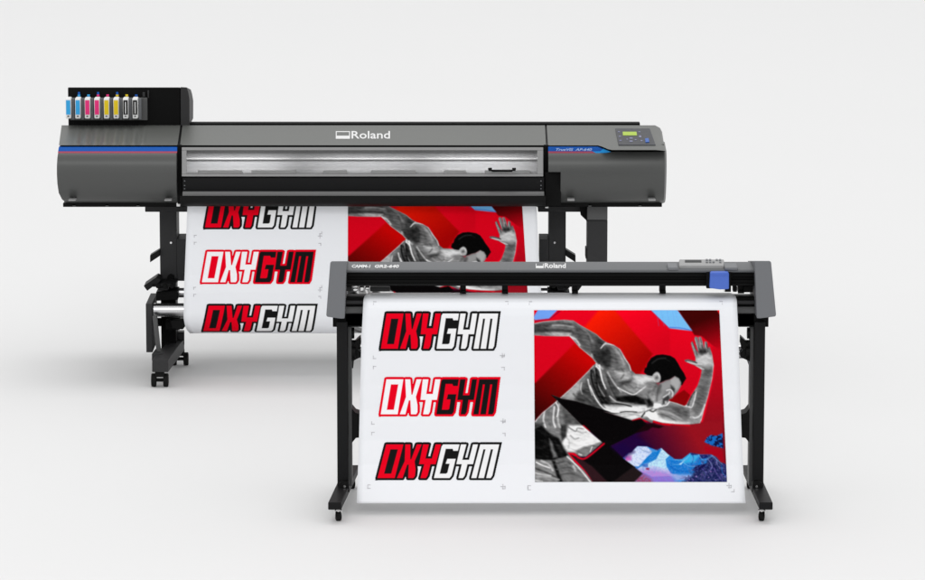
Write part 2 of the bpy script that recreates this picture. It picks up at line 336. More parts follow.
    v=A.C.mean(-1,keepdims=True);A.C=A.C*(1-m)+m*np.clip((v-62)*1.22+74,3,240)
    C=A.C;k=np.array([.25,.5,.25])
    for _ in range(1):
        p=np.pad(C,((1,1),(0,0),(0,0)),'edge');C=p[:-2]*.25+p[1:-1]*.5+p[2:]*.25
        p=np.pad(C,((0,0),(1,1),(0,0)),'edge');C=p[:,:-2]*.25+p[:,1:-1]*.5+p[:,2:]*.25
    return np.clip(C,0,255)
# ---------------- logo lettering
def C1(*p): return [(370+x/9.67,300+y/9.67) for x,y in p]
def C2(*p): return [(435+x/9.67,300+y/9.67) for x,y in p]
L_O=C1((160,130),(325,130),(270,470),(105,470));L_Oi=C1((205,180),(275,180),(232,425),(165,425))
L_X=C1((342,130),(392,130),(403,278),(412,278),(452,130),(500,130),(446,300),(462,380),(462,448),(448,470),(398,470),(392,335),(378,335),(345,470),(290,470),(350,300))
L_Y=C1((512,130),(568,130),(547,272),(608,272),(632,130),(684,130),(650,330),(600,330),(582,445),(568,470),(515,470),(540,330),(490,330))
L_G=C2((75,130),(232,130),(222,195),(178,195),(170,175),(105,175),(68,425),(128,425),(140,415),(153,325),(115,325),(128,275),(208,275),(183,445),(165,470),(15,470),(62,150))
L_Y2=C2((245,130),(298,130),(272,285),(335,285),(360,130),(408,130),(378,330),(325,330),(308,445),(293,470),(250,470),(270,330),(218,330))
L_M=C2((430,130),(612,130),(572,445),(558,470),(515,470),(556,180),(536,180),(494,470),(440,470),(484,180),(465,180),(422,470),(372,470))
# corner pieces that square off the outline
L_add=[C2((100,170),(225,170),(205,290),(150,430),(65,430)),C1((250,140),(350,140),(350,300),(320,460),(240,460)),C1((440,140),(520,140),(515,340),(455,340)),C1((560,280),(660,280),(650,330),(560,330)),C1((340,300),(400,330),(395,460),(350,460)),C1((82,494),(110,494),(110,440)),C2((640,106),(600,106),(625,170))]
def paint_logo(X,Y,outl,c1,c2):
    """X, Y in the first logo's coordinates; returns rgb and signed distance of the outline"""
    dO=np.maximum(sdf(X,Y,L_O),-sdf(X,Y,L_Oi))
    d1=np.minimum(np.minimum(dO,sdf(X,Y,L_X)),sdf(X,Y,L_Y))
    d2=np.minimum(np.minimum(sdf(X,Y,L_G),sdf(X,Y,L_Y2)),sdf(X,Y,L_M))
    o=np.minimum(np.minimum(sdf(X,Y,L_O),d1),d2)-2.35
    for p in L_add: o=np.minimum(o,sdf(X,Y,p))
    C=np.zeros(X.shape+(3,))+np.array(outl,float)
    f=.3
    a=np.clip(.5-d1/(2*f),0,1)[...,None];C=C*(1-a)+np.array(c1)*a
    a=np.clip(.5-d2/(2*f),0,1)[...,None];C=C*(1-a)+np.array(c2)*a
    return C,o
import bpy, bmesh, math
from mathutils import Vector, Matrix
R=math.radians
scene=bpy.context.scene
COL=scene.collection
# ---------------------------------------------------------------- camera
CAM_Y,CAM_Z,PITCH,F=-16.0,3.46,R(9.33),4190.0     # F in photo pixels (925 wide)
CE,SE=math.cos(PITCH),math.sin(PITCH)
def W(px,py,Y):
    """point of the plane y=Y that the design drawing shows at px,py"""
    dx=(px-462.5)/F;dy=(290-py)/F
    t=(Y-CAM_Y)/(CE+dy*SE)
    return Vector((t*dx,Y,CAM_Z+t*(dy*CE-SE)))
def wz(py,Y): return W(462.5,py,Y).z
def wx(px,py,Y): return W(px,py,Y).x
def proj(Y,z):
    d=Y-CAM_Y;h=z-CAM_Z
    return 290-F*(d*SE+h*CE)/(d*CE-h*SE)
cd=bpy.data.cameras.new('camera');cam=bpy.data.objects.new('camera',cd);COL.objects.link(cam)
cam.location=(0,CAM_Y,CAM_Z);cam.rotation_euler=(R(90)-PITCH,0,0)
cd.sensor_width=36;cd.lens=F/925*36;cd.clip_end=500;cd.clip_start=.5
scene.camera=cam
# ---------------------------------------------------------------- materials
def lin(c): return tuple(((v/255)/12.92 if v/255<=.04045 else ((v/255+.055)/1.055)**2.4) for v in c)
MATS={}
def mat(name,col,rough=.5,metal=0.,spec=.5,noise=.06,nscale=40.,bump=0.,coat=0.,stretch=None):
    m=bpy.data.materials.new(name);m.use_nodes=True;nt=m.node_tree;b=nt.nodes['Principled BSDF']
    b.inputs['Metallic'].default_value=metal;b.inputs['Specular IOR Level'].default_value=spec
    b.inputs['Coat Weight'].default_value=coat
    tc=nt.nodes.new('ShaderNodeTexCoord');mp=nt.nodes.new('ShaderNodeMapping');nz=nt.nodes.new('ShaderNodeTexNoise')
    nt.links.new(tc.outputs['Object'],mp.inputs['Vector']);nt.links.new(mp.outputs[0],nz.inputs['Vector'])
    if stretch: mp.inputs['Scale'].default_value=stretch
    nz.inputs['Scale'].default_value=nscale;nz.inputs['Detail'].default_value=4
    mr=nt.nodes.new('ShaderNodeMapRange');nt.links.new(nz.outputs['Fac'],mr.inputs['Value'])
    mr.inputs['To Min'].default_value=1-noise;mr.inputs['To Max'].default_value=1+noise
    mx=nt.nodes.new('ShaderNodeVectorMath');mx.operation='SCALE';mx.inputs[0].default_value=col[:3]
    nt.links.new(mr.outputs[0],mx.inputs['Scale']);nt.links.new(mx.outputs[0],b.inputs['Base Color'])
    mr2=nt.nodes.new('ShaderNodeMapRange');nt.links.new(nz.outputs['Fac'],mr2.inputs['Value'])
    mr2.inputs['To Min'].default_value=max(rough-.06,.02);mr2.inputs['To Max'].default_value=min(rough+.06,1)
    nt.links.new(mr2.outputs[0],b.inputs['Roughness'])
    if bump:
        bp=nt.nodes.new('ShaderNodeBump');bp.inputs['Strength'].default_value=bump;bp.inputs['Distance'].default_value=.001
        nt.links.new(nz.outputs['Fac'],bp.inputs['Height']);nt.links.new(bp.outputs[0],b.inputs['Normal'])
    MATS[name]=m;return m
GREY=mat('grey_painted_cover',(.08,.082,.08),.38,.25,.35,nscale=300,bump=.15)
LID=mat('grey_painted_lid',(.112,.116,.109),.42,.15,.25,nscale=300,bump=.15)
CGREY=mat('mid_grey_plastic',(.15,.155,.165),.5,0,.3,nscale=250,bump=.12)
PANELG=mat('light_grey_plastic',(.30,.30,.30),.5,0,.3,nscale=250)
BLACK=mat('black_plastic',(.007,.007,.007),.5,0,.04,nscale=120,bump=.1)
BLACK2=mat('black_ribbed_plastic',(.009,.009,.009),.4,0,.08,nscale=120)
SATIN=mat('satin_black_metal',(.011,.011,.0115),.45,0,.08,nscale=90,bump=.08)
CHAR=mat('charcoal_steel',(.038,.038,.039),.5,0,.1,nscale=120,bump=.08)
CHAR2=mat('dark_grey_steel',(.085,.086,.086),.5,0,.25,nscale=120,bump=.08)
CLID=mat('lid_grey_plastic',(.11,.114,.12),.5,0,.2,nscale=250,bump=.12)
APRON=mat('brushed_grey_metal',(.095,.095,.095),.45,.3,.3,nscale=60,stretch=(.05,1,1))
ALU=mat('brushed_aluminium',(.62,.62,.63),.28,1,.5,noise=.02,nscale=5,stretch=(.1,1,1))
ALUM=mat('matt_aluminium',(.6,.6,.61),.6,0,.15,noise=.02,nscale=2,stretch=(.3,1,1))
FRAME=mat('grey_window_frame',(.26,.26,.26),.45,0,.3)
CLAMP=mat('satin_light_metal',(.75,.75,.75),.5,0,.3,noise=.02,nscale=3)
BLUE=mat('blue_stripe_paint',lin((18,84,170)),.4,0,.2)
CYANM=mat('cyan_stripe_paint',lin((30,150,225)),.4,0,.2)
PINK=mat('pink_stripe_paint',lin((165,75,95)),.4,0,.2)
WHITE=mat('white_plastic',(.82,.82,.82),.45,0,.4,noise=.02)
WPRINT=mat('white_lettering',(.72,.72,.72),.5,0,.3,noise=.02)
PALEB=mat('pale_blue_lettering',lin((165,190,230)),.5,0,.2)
TOOL=mat('blue_plastic',lin((72,104,190)),.45,0,.3)
INKC=mat('cyan_ink_label',lin((50,165,225)),.45,0,.3);INKM=mat('magenta_ink_label',lin((232,45,125)),.45,0,.3)
INKY=mat('yellow_ink_label',lin((230,200,20)),.45,0,.3);INKK=mat('black_ink_label',(.006,.006,.006),.4,0,.06)
KEYB=mat('control_panel_film',(.028,.03,.038),.4,0,.15)
KEY=mat('dim_key_print',lin((120,122,150)),.5,0,.3)
RUBBER=mat('black_rubber',(.01,.01,.01),.7,0,.08)
CHROME=mat('chrome',(.7,.7,.7),.2,1,.5)
MARK=mat('grey_crop_mark_ink',(.56,.56,.58),.6,0,.2)
PAPER=mat('white_vinyl_sheet',(.835,.85,.88),.42,0,.3,noise=.012,nscale=4)
LCD=mat('lit_display',lin((150,180,20)),.4,0,.3)
nb=LCD.node_tree.nodes['Principled BSDF'];nb.inputs['Emission Color'].default_value=(*lin((165,190,20)),1);nb.inputs['Emission Strength'].default_value=.12
def print_mat(name):
    m=bpy.data.materials.new(name);m.use_nodes=True;nt=m.node_tree;b=nt.nodes['Principled BSDF']
    a=nt.nodes.new('ShaderNodeVertexColor');a.layer_name='ink'
    nt.links.new(a.outputs['Color'],b.inputs['Base Color'])
    nz=nt.nodes.new('ShaderNodeTexNoise');nz.inputs['Scale'].default_value=30
    mr=nt.nodes.new('ShaderNodeMapRange');mr.inputs['To Min'].default_value=.4;mr.inputs['To Max'].default_value=.5
    nt.links.new(nz.outputs['Fac'],mr.inputs['Value']);nt.links.new(mr.outputs[0],b.inputs['Roughness'])
    b.inputs['Specular IOR Level'].default_value=.02
    return m
INK=print_mat('printed_ink')
GLASS=bpy.data.materials.new('clear_cover');GLASS.use_nodes=True
nt=GLASS.node_tree;nt.nodes.clear();o_=nt.nodes.new('ShaderNodeOutputMaterial');mx=nt.nodes.new('ShaderNodeMixShader')
tr=nt.nodes.new('ShaderNodeBsdfTransparent');tr.inputs[0].default_value=(.9,.9,.9,1);gl=nt.nodes.new('ShaderNodeBsdfGlossy');gl.inputs['Roughness'].default_value=.15
fr=nt.nodes.new('ShaderNodeFresnel');fr.inputs['IOR'].default_value=1.4
nt.links.new(fr.outputs[0],mx.inputs[0]);nt.links.new(tr.outputs[0],mx.inputs[1]);nt.links.new(gl.outputs[0],mx.inputs[2]);nt.links.new(mx.outputs[0],o_.inputs[0])
# ---------------------------------------------------------------- mesh helpers
class MB:
    def __init__(s): s.v=[];s.f=[];s.m=[]
    def add(s,vs,fs,mi=0):
        n=len(s.v);s.v+=[tuple(v) for v in vs]
        for f in fs: s.f.append(tuple(n+i for i in f));s.m.append(mi)
        return s
    def hexa(s,p,mi=0):   # 4 bottom (ccw seen from above), 4 top
        return s.add(p,[(0,3,2,1),(4,5,6,7),(0,1,5,4),(1,2,6,5),(2,3,7,6),(3,0,4,7)],mi)
    def box(s,x0,x1,y0,y1,z0,z1,mi=0):
        return s.hexa([(x0,y0,z0),(x1,y0,z0),(x1,y1,z0),(x0,y1,z0),(x0,y0,z1),(x1,y0,z1),(x1,y1,z1),(x0,y1,z1)],mi)
    def pbox(s,px0,px1,py0,py1,Y0,Y1,mi=0):
        """box whose front face covers the given drawing rectangle (py0 upper, py1 lower)"""
        pm=(py0+py1)/2
        return s.box(wx(px0,pm,Y0),wx(px1,pm,Y0),Y0,Y1,wz(py1,Y0),wz(py0,Y0),mi)
    def ploly(s,pts,Y0,Y1,mi=0):
        """prism whose front outline is the drawing polygon, extruded along y"""
        P=[W(a,b,Y0) for a,b in pts];n=len(P)
        ar=sum(P[i].x*P[(i+1)%n].z-P[(i+1)%n].x*P[i].z for i in range(n))
        if ar<0: P=P[::-1]
        fr=[(p.x,Y0,p.z) for p in P];bk=[(p.x,Y1,p.z) for p in P]
        return s.add(fr+bk,[tuple(range(n)),tuple(range(2*n-1,n-1,-1))]+[(i,n+i,n+(i+1)%n,(i+1)%n) for i in range(n)],mi)
    def prof(s,pts,x0,x1,mi=0):
        """closed profile of (y,z) extruded along x; x0,x1 may be callables of z"""
        n=len(pts);ar=sum(pts[i][0]*pts[(i+1)%n][1]-pts[(i+1)%n][0]*pts[i][1] for i in range(n))
        if ar<0: pts=pts[::-1]
        fx=lambda x,p: x(p[1]) if callable(x) else x
        a=[(fx(x0,p),p[0],p[1]) for p in pts];b=[(fx(x1,p),p[0],p[1]) for p in pts]
        return s.add(a+b,[tuple(range(n-1,-1,-1)),tuple(range(n,2*n))]+[(i,(i+1)%n,n+(i+1)%n,n+i) for i in range(n)],mi)
    def tube(s,p0,p1,r,n=20,r1=None,mi=0,cap=True):
        p0,p1=Vector(p0),Vector(p1);d=(p1-p0).normalized();r1=r if r1 is None else r1
        u=d.orthogonal().normalized();w=d.cross(u);a=[];b=[]
        for i in range(n):
            t=2*math.pi*i/n;q=u*math.cos(t)+w*math.sin(t)
            a.append(p0+q*r);b.append(p1+q*r1)
        fs=[(i,(i+1)%n,n+(i+1)%n,n+i) for i in range(n)]
        if cap: fs+=[tuple(range(n-1,-1,-1)),tuple(range(n,2*n))]
        return s.add(a+b,fs,mi)
    def sweep(s,pts,r,n=10,mi=0):
        for i in range(len(pts)-1): s.tube(pts[i],pts[i+1],r,n,mi=mi)
        return s
    def build(s,name,mats,parent=None,bevel=0,smooth=35,seg=2,label=None):
        me=bpy.data.meshes.new(name);me.from_pydata(s.v,[],s.f);me.update()
        mats=mats if isinstance(mats,(list,tuple)) else [mats]
        for m in mats: me.materials.append(m)
        me.polygons.foreach_set('material_index',s.m)
        if smooth:
            me.polygons.foreach_set('use_smooth',[True]*len(me.polygons));me.set_sharp_from_angle(angle=R(smooth))
        o=bpy.data.objects.new(name,me);COL.objects.link(o)
        if bevel:
            b=o.modifiers.new('bevel','BEVEL');b.width=bevel;b.segments=seg;b.limit_method='ANGLE';b.angle_limit=R(40);b.harden_normals=False
        if parent is not None:
            o.parent=parent;o.matrix_parent_inverse=parent_inv(parent)
        if label: o['label']=label
        return o
def parent_inv(p):
    return Matrix.Translation(-p.location)
def thing(name,label,cat,loc,group=None):
    o=bpy.data.objects.new(name,None);COL.objects.link(o);o.location=loc;o.empty_display_size=.1
    o['label']=label;o['category']=cat
    if group:o['group']=group
    return o
def text_mesh(txt,fn,px0,px1,pyb,pyt,depth=.0015,bold=0.,shear=0.):
    """lettering: vertices and faces fitted to a box on the surface fn(px,py,off)"""
    cu=bpy.data.curves.new('lettering','FONT');cu.body=txt;cu.extrude=.05;cu.offset=bold;cu.shear=shear;cu.resolution_u=3
    t=bpy.data.objects.new('lettering',cu);COL.objects.link(t)
    dg=bpy.context.evaluated_depsgraph_get();me=bpy.data.meshes.new_from_object(t.evaluated_get(dg))
    COL.objects.unlink(t);bpy.data.objects.remove(t)
    xs=[v.co.x for v in me.vertices];ys=[v.co.y for v in me.vertices]
    x0,x1,y0,y1=min(xs),max(xs),min(ys),max(ys)
    vs=[fn(px0+(px1-px0)*(v.co.x-x0)/(x1-x0),pyb+(pyt-pyb)*(v.co.y-y0)/(y1-y0),depth if v.co.z>0 else -.0005) for v in me.vertices]
    fs=[tuple(p.vertices) for p in me.polygons]
    bpy.data.meshes.remove(me)
    return vs,fs
def patch(mb,fn,pts,d0,d1,mi=0):
    """thin slab with the drawing outline pts lying on fn(px,py,off)"""
    n=len(pts);a=[fn(x,y,d1) for x,y in pts];b=[fn(x,y,d0) for x,y in pts]
    ar=sum(pts[i][0]*pts[(i+1)%n][1]-pts[(i+1)%n][0]*pts[i][1] for i in range(n))
    if ar>0: a=a[::-1];b=b[::-1]
    return mb.add(a+b,[tuple(range(n)),tuple(range(2*n-1,n-1,-1))]+[(i,n+i,n+(i+1)%n,(i+1)%n) for i in range(n)],mi)
def loft(mb,secs,mi=0):
    """closed sections (same point count) joined side by side along x"""
    n=len(secs[0]);vs=[p for s_ in secs for p in s_];k=len(secs)
    fs=[tuple(range(n-1,-1,-1)),tuple((k-1)*n+i for i in range(n))]
    for j in range(k-1):
        for i in range(n): fs.append((j*n+i,j*n+(i+1)%n,(j+1)*n+(i+1)%n,(j+1)*n+i))
    return mb.add(vs,fs,mi)
# ---------------------------------------------------------------- printed sheets
class Sheet:
    """a sheet hanging along a (y,z) profile; drawing rows give the height, xl/xr tables the edges"""
    def __init__(s,prof,xl,xr,hidden_head=(),hidden_tail=()):
        s.P=prof;s.py=[proj(*p) for p in prof];s.xl=xl;s.xr=xr
        s.head=list(hidden_head);s.tail=list(hidden_tail)
    def yz(s,py):
        return float(np.interp(py,s.py,[p[0] for p in s.P])),
    def pt(s,px,py,off=0.):
        Y=np.interp(py,s.py,[p[0] for p in s.P]);z=np.interp(py,s.py,[p[1] for p in s.P])
        d=(Y-CAM_Y)*CE-(z-CAM_Z)*SE
        e=.8;Y2=np.interp(py+e,s.py,[p[0] for p in s.P]);z2=np.interp(py+e,s.py,[p[1] for p in s.P])
        ty,tz=Y2-Y,z2-z;L=np.hypot(ty,tz)+1e-9
        ny,nz=tz/L,-ty/L            # towards the viewer
        return (px-462.5)/F*d,Y+ny*off,z+nz*off
    def grid_mesh(s,name,PX,PY,off,mt,parent,rgb=None,keep=None,label=None):
        x,y,z=s.pt(PX,PY,off)
        h,w=PX.shape;co=np.stack([x,y*np.ones_like(x),z*np.ones_like(x)],-1).reshape(-1,3)
        idx=np.arange(h*w).reshape(h,w)
        q=np.stack([idx[:-1,:-1],idx[1:,:-1],idx[1:,1:],idx[:-1,1:]],-1)
        if keep is not None: q=q[keep]
        q=q.reshape(-1,4)
        used=np.unique(q);remap=np.zeros(h*w,int);remap[used]=np.arange(len(used))
        co=co[used];q=remap[q]
        me=bpy.data.meshes.new(name);me.vertices.add(len(co));me.vertices.foreach_set('co',co.ravel().astype(np.float32))
        me.loops.add(q.size);me.loops.foreach_set('vertex_index',q.ravel().astype(np.int32))
        me.polygons.add(len(q));me.polygons.foreach_set('loop_start',np.arange(0,q.size,4,dtype=np.int32))
        me.polygons.foreach_set('use_smooth',np.ones(len(q),bool))
        me.update(calc_edges=True);me.materials.append(mt)
        if rgb is not None:
            c=rgb.reshape(-1,3)[used]/255.;c=np.where(c<=.04045,c/12.92,((c+.055)/1.055)**2.4)
            at=me.color_attributes.new('ink','FLOAT_COLOR','POINT')
            at.data.foreach_set('color',np.concatenate([c,np.ones((len(c),1))],1).ravel().astype(np.float32))
        o=bpy.data.objects.new(name,me);COL.objects.link(o)
        if parent is not None: o.parent=parent;o.matrix_parent_inverse=parent_inv(parent)
        if label:o['label']=label
        return o
    def body(s,name,marks,thick=.0006,ncol=60):
        m=MB();rows=[]
        pys=np.array(s.py);lo,hi=pys[0],pys[-1]
        fine=np.unique(np.concatenate([np.linspace(lo,hi,90),pys]))
        for py in fine:
            L=np.interp(py,*zip(*s.xl));Rr=np.interp(py,*zip(*s.xr))
            us=np.linspace(L,Rr,ncol);x,y,z=s.pt(us,np.full(ncol,py))
            rows.append([(float(a),float(b_),float(c)) for a,b_,c in zip(x,np.broadcast_to(y,x.shape),np.broadcast_to(z,x.shape))])
        first=[p[0] for p in rows[0]];last=[p[0] for p in rows[-1]]
        pre=[[(x,Y,z) for x in first] for (Y,z) in s.head]
        post=[[(x,Y,z) for x in last] for (Y,z) in s.tail]
        rows=pre+rows+post;n=len(rows)
        vs=[p for r in rows for p in r]
        fs=[(i*ncol+j,(i+1)*ncol+j,(i+1)*ncol+j+1,i*ncol+j+1) for i in range(n-1) for j in range(ncol-1)]
        m.add(vs,fs,0)
        for (a,b_,c,d) in marks:      # thin printed crop marks, as drawing rectangles
            pts=[(a,b_),(a,d),(c,d),(c,b_)];q=[]
            for px,py in pts:
                x,y,z=s.pt(px,py,.0012);q.append((float(x),float(y),float(z)))
            m.add(q,[(0,1,2,3)],1)
        o=m.build(name,[PAPER,MARK],None,smooth=60)
        so=o.modifiers.new('thickness','SOLIDIFY');so.thickness=thick;so.offset=-1
        return o
    def picture(s,quad,parent,label,nU=440,nV=400,off=.0014):
        TL,TR,BR,BL=quad
        U,V=np.meshgrid(np.linspace(0,1,nU),np.linspace(0,1,nV))
        px=(TL[0]*(1-U)+TR[0]*U)*(1-V)+(BL[0]*(1-U)+BR[0]*U)*V
        py=(TL[1]*(1-U)+TR[1]*U)*(1-V)+(BL[1]*(1-U)+BR[1]*U)*V
        # the picture was drawn on a slightly flared print: look the ink up in drawing coordinates
        ax=(534.*(1-U)+719.3*U)*(1-V)+(535.*(1-U)+727.*U)*V;ay=310.2*(1-V)+482.*V
        i=(ay-ART_Y[0])/(ART_Y[1]-ART_Y[0]);j=(ax-ART_X[0])/(ART_X[1]-ART_X[0])
        i0=np.clip(i.astype(int),0,len(ART_Y)-2);j0=np.clip(j.astype(int),0,len(ART_X)-2)
        fi=(i-i0)[...,None];fj=(j-j0)[...,None]
        c=(ART[i0,j0]*(1-fj)+ART[i0,j0+1]*fj)*(1-fi)+(ART[i0+1,j0]*(1-fj)+ART[i0+1,j0+1]*fj)*fi
        ok=None
        if py.max()>s.py[-1]:
            ok=(py[:-1,:-1]<s.py[-1]-.6)&(py[1:,1:]<s.py[-1]-.6)
        if py.min()<s.py[0]:
            k2=(py[:-1,:-1]>s.py[0]+.2);ok=k2 if ok is None else ok&k2
        return s.grid_mesh('printed_picture',px,py,off,INK,parent,c,ok,label)
    def logo(s,fn,cols,parent,label,res=.3,off=.0014):
        """fn maps the first logo's drawing coordinates to this sheet's"""
        LX,LY=np.meshgrid(np.arange(376,504,res),np.arange(309,353,res))
        c,o=paint_logo(LX,LY,*cols)
        px,py=fn(LX,LY)
        ok=o<.0
        kq=ok[:-1,:-1]&ok[1:,:-1]&ok[1:,1:]&ok[:-1,1:]
        kq&=(py[:-1,:-1]>s.py[0]+.2)&(py[1:,1:]<s.py[-1]-.1)
        return s.grid_mesh('printed_logo',px,py,off,INK,parent,c,kq,label)
ART_X=np.arange(532.,729.,.42);ART_Y=np.arange(308.5,484.,.42)
ART=paint_runner(*np.meshgrid(ART_X,ART_Y))
# ================================================================ the floor
def Q(Y,py): return (Y,wz(py,Y))
m=MB();n=24
m.add([(-60,-20,0),(60,-20,0),(60,80,0),(-60,80,0)],[(0,1,2,3)])
FLOORM=mat('studio_floor',(.725,.725,.725),.7,0,.1,noise=.006,nscale=.6)
fl=m.build('floor',FLOORM,None,smooth=0);fl['kind']='structure'
# ================================================================ the printer
PR=thing('large_format_printer','wide grey large format printer on black stand, ink cartridges on its left, behind the cutter','printer',(wx(363,387,2.8),2.8,0))
XB=3.3
def sl(px,py,off=0.):      # sloping top of the printer
    Y=2.55+(145.3-py)/18.8*.4;p=W(px,py,Y)
    return p+Vector((0,-.28,.96))*off
def fr(Y):
    return lambda px,py,off=0.: W(px,py,Y-off)
# chassis
m=MB()
m.pbox(63,662,203.2,207,2.62,XB)
m.pbox(65,180,146,206,2.6,XB);m.pbox(548,660,146,206,2.6,XB)
m.pbox(60.5,664,144.6,147.6,2.575,2.98)
m.box(wx(180,160,2.9),wx(546,160,2.9),3.0,XB,wz(206,2.98),wz(140,2.98))
m.pbox(181,640,123.2,128,3.0,3.06)
m.pbox(177.2,182,145,204,2.55,2.7);m.pbox(543.5,548.5,145,207,2.55,2.7)
m.pbox(545,561,172,206,2.525,2.6)
m.build('chassis',BLACK,PR,bevel=.002)
def xl_of(px_pts):         # edge position as function of height at y~2.52
    zs=[wz(py,2.52) for _,py in px_pts][::-1];xs=[wx(px,py,2.52) for px,py in px_pts][::-1]
    return lambda z: float(np.interp(z,zs,xs))
LEFTE=[(61,126),(58.8,145),(57.6,155),(57.2,175),(57.8,192),(60,200),(64,204)]
RIGHTE=[(660,126),(665.5,135),(666.8,150),(667,190),(665,200),(661,206)]
FP=[(2.66,203.6),(2.60,202.6),(2.562,199.5),(2.53,193),(2.506,184),(2.493,174),(2.493,165.5),(2.506,157.5)]
# left lower cover
m=MB();pts=[Q(*p) for p in FP]+[Q(2.526,153.2)]
top=pts[-1][1]
m.prof(pts+[(XB,top),(XB,pts[0][1])],xl_of(LEFTE),wx(177,175,2.52))
lc=m.build('front_cover',GREY,PR,bevel=.003)
m=MB();a=Q(2.526,153.1);b=Q(2.53,151.4);c=Q(2.54,147.2)
m.prof([a,b,(3.0,b[1]),(3.0,a[1])],lambda z:xl_of(LEFTE)(z)-.0005,wx(177,175,2.52)+.0005,0)
m.prof([(b[0],b[1]+.0005),c,(3.0,c[1]),(3.0,b[1]+.0005)],lambda z:xl_of(LEFTE)(z)-.0005,wx(177,175,2.52)+.0005,1)
m.build('stripe',[PINK,BLUE],PR,smooth=0)
# small light catches under the covers
for p in (72,168,571,652):
    MB().pbox(p-3.6,p+3.6,199.6 if p<300 else 199.2,201,2.5,2.56).build('cover_clip',PANELG,PR,bevel=.002)
for p in (107,138,74,590,640):
    MB().pbox(p-1.6,p+1.6,204,206.6,2.6,2.63).build('screw_boss',CHAR2,PR,bevel=.001)
MB().pbox(176.6,180,203,206.5,2.56,2.6).build('cover_clip',WHITE,PR,bevel=.002)
MB().pbox(545.3,548.4,205.5,208.2,2.56,2.6).build('cover_clip',WHITE,PR,bevel=.002)
# left upper cover with grooves below the cartridges
secs=[]
def upper_sec(px,px_front,bot,groove=0.):
    """px: x of section at the top, px_front: at the lower edge"""
    out=[]
    for t in (0,.06,.2,.4,.6,.8,.93,1.0):
        py=bot+(126.2-bot)*t;pxx=px_front+(px-px_front)*t
        Y=2.55+(145.3-py)/18.8*.4
        p=W(pxx,py,Y)
        g=groove*(.35+.65*math.sin(math.pi*min(1,t*.6+.4)))*(1 if t>0.05 else 0)
        p.z+=g;out.append(tuple(p))
    p=W(px,125.3,2.975);out.append(tuple(p))
    x=out[-1][0];zb=wz(145.2,2.55)-.0
    out.append((x,2.985,p.z-.012));out.append((x,2.99,wz(bot,2.55)))
    return out
for i in range(121):
    t=i/120;px=61.5+(180.2-61.5)*t;pf=58.9+(177.4-58.9)*t
    g=0
    if 76<px<150: g=.0042*math.cos((px-78.2)/9.6*2*math.pi)*min(1,(px-76)/4,(150-px)/4)
    secs.append(upper_sec(px,pf,145.3,g))
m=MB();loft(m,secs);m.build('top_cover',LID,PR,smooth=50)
for a_,b_ in ((180.3,177.5),(545.1,546.1)):
    m=MB();loft(m,[[(x,y+.004,z-.005) for x,y,z in upper_sec(a_,b_,145.3)],[(x,y+.004,z-.005) for x,y,z in upper_sec(a_+2,b_+2.4 if a_<300 else b_+1.9,145.3)]]);m.build('cover_seam',BLACK,PR)
# centre lid
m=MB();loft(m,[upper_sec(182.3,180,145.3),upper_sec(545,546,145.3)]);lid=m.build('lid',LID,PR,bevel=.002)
m=MB();vs,fs=text_mesh('Roland',sl,351.5,390,138.9,131.3,bold=.012);m.add(vs,fs)
for q in ((335.8,350,136,139),(335.8,350,131.5,132.3),(335.8,336.7,132.3,136),(349.1,350,132.3,136)):
    patch(m,sl,[(q[0],q[2]),(q[1],q[2]),(q[1],q[3]),(q[0],q[3])],0,.0015)
m.build('lettering',WPRINT,lid,smooth=0)
# right upper cover
SEC=[(546.8,548,145.4),(598,598,145.4),(602,602,146.6),(608,608,149.2),(612,612,150),(655,656,150),(660,664.5,150),(662.5,666.6,149.8)]
ss=[]
for k,(a_,b_,c_) in enumerate(SEC):
    s_=upper_sec(a_,b_,c_)
    if k>=6:
        dz=.012 if k==6 else .035
        s_=[(x,y+ (0.0 if k==6 else .02),z-(dz if z>wz(140,2.66) else dz*.3)) for x,y,z in s_]
    ss.append(s_)
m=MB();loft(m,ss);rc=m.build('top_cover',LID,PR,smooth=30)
# right lower cover
def low_sec(px,top):
    out=[(lambda q:(wx(px,175,2.52),q[0],q[1]))(Q(*p)) for p in FP]
    q=Q(2.526,top);out.append((out[0][0],q[0],q[1]));out+= [(out[0][0],XB,wz(153.2,2.526)),(out[0][0],XB,wz(203.5,2.64))]
    return out
def squeeze(s_,dx,dy): return [(x+dx,y+dy if y<3 else y,z) for x,y,z in s_]
m=MB();loft(m,[low_sec(560.6,153.2)]+[low_sec(a,b) for a,b in ((592,153.2),(606,153),(612,152),(655,152))]+[squeeze(low_sec(664.5,152),0,.004),squeeze(low_sec(666.6,152.2),0,.03),squeeze(low_sec(667.1,152.6),0,.08)])
# narrow piece above the notch
q=[Q(2.493,165.5),Q(2.506,157.5),Q(2.526,153.2)];qq=Q(2.493,172)
m.prof([qq]+q+[(2.9,q[-1][1]),(2.9,qq[1])],wx(548.3,175,2.52),wx(560.6,175,2.52))
m.build('front_cover',GREY,PR,smooth=32)
def st(px,py,off=0.): return W(px,py,2.526-off)
m=MB()
def band(pts,Y0,mi):
    m.ploly(pts,Y0,2.7,mi)
band([(548.3,147.2),(598,147.2),(603,148.8),(600,151.4),(548.3,151.4)],2.530,1)
band([(548.3,151.45),(592,151.45),(596,153.15),(548.3,153.15)],2.527,0)
band([(600.2,151.4),(603.2,148.9),(611,152),(606,153.1),(596.3,153.1),(592.3,151.45)],2.528,2)
sp=m.build('stripe',[PINK,BLUE,CYANM],PR,smooth=0)
m=MB();vs,fs=text_mesh('TrueVIS  AP-640',lambda a,b,o:W(a,b,2.530-o),556,592,150.9,148.2,bold=.02,shear=.3);m.add(vs,fs);m.build('lettering',PALEB,sp,smooth=0)
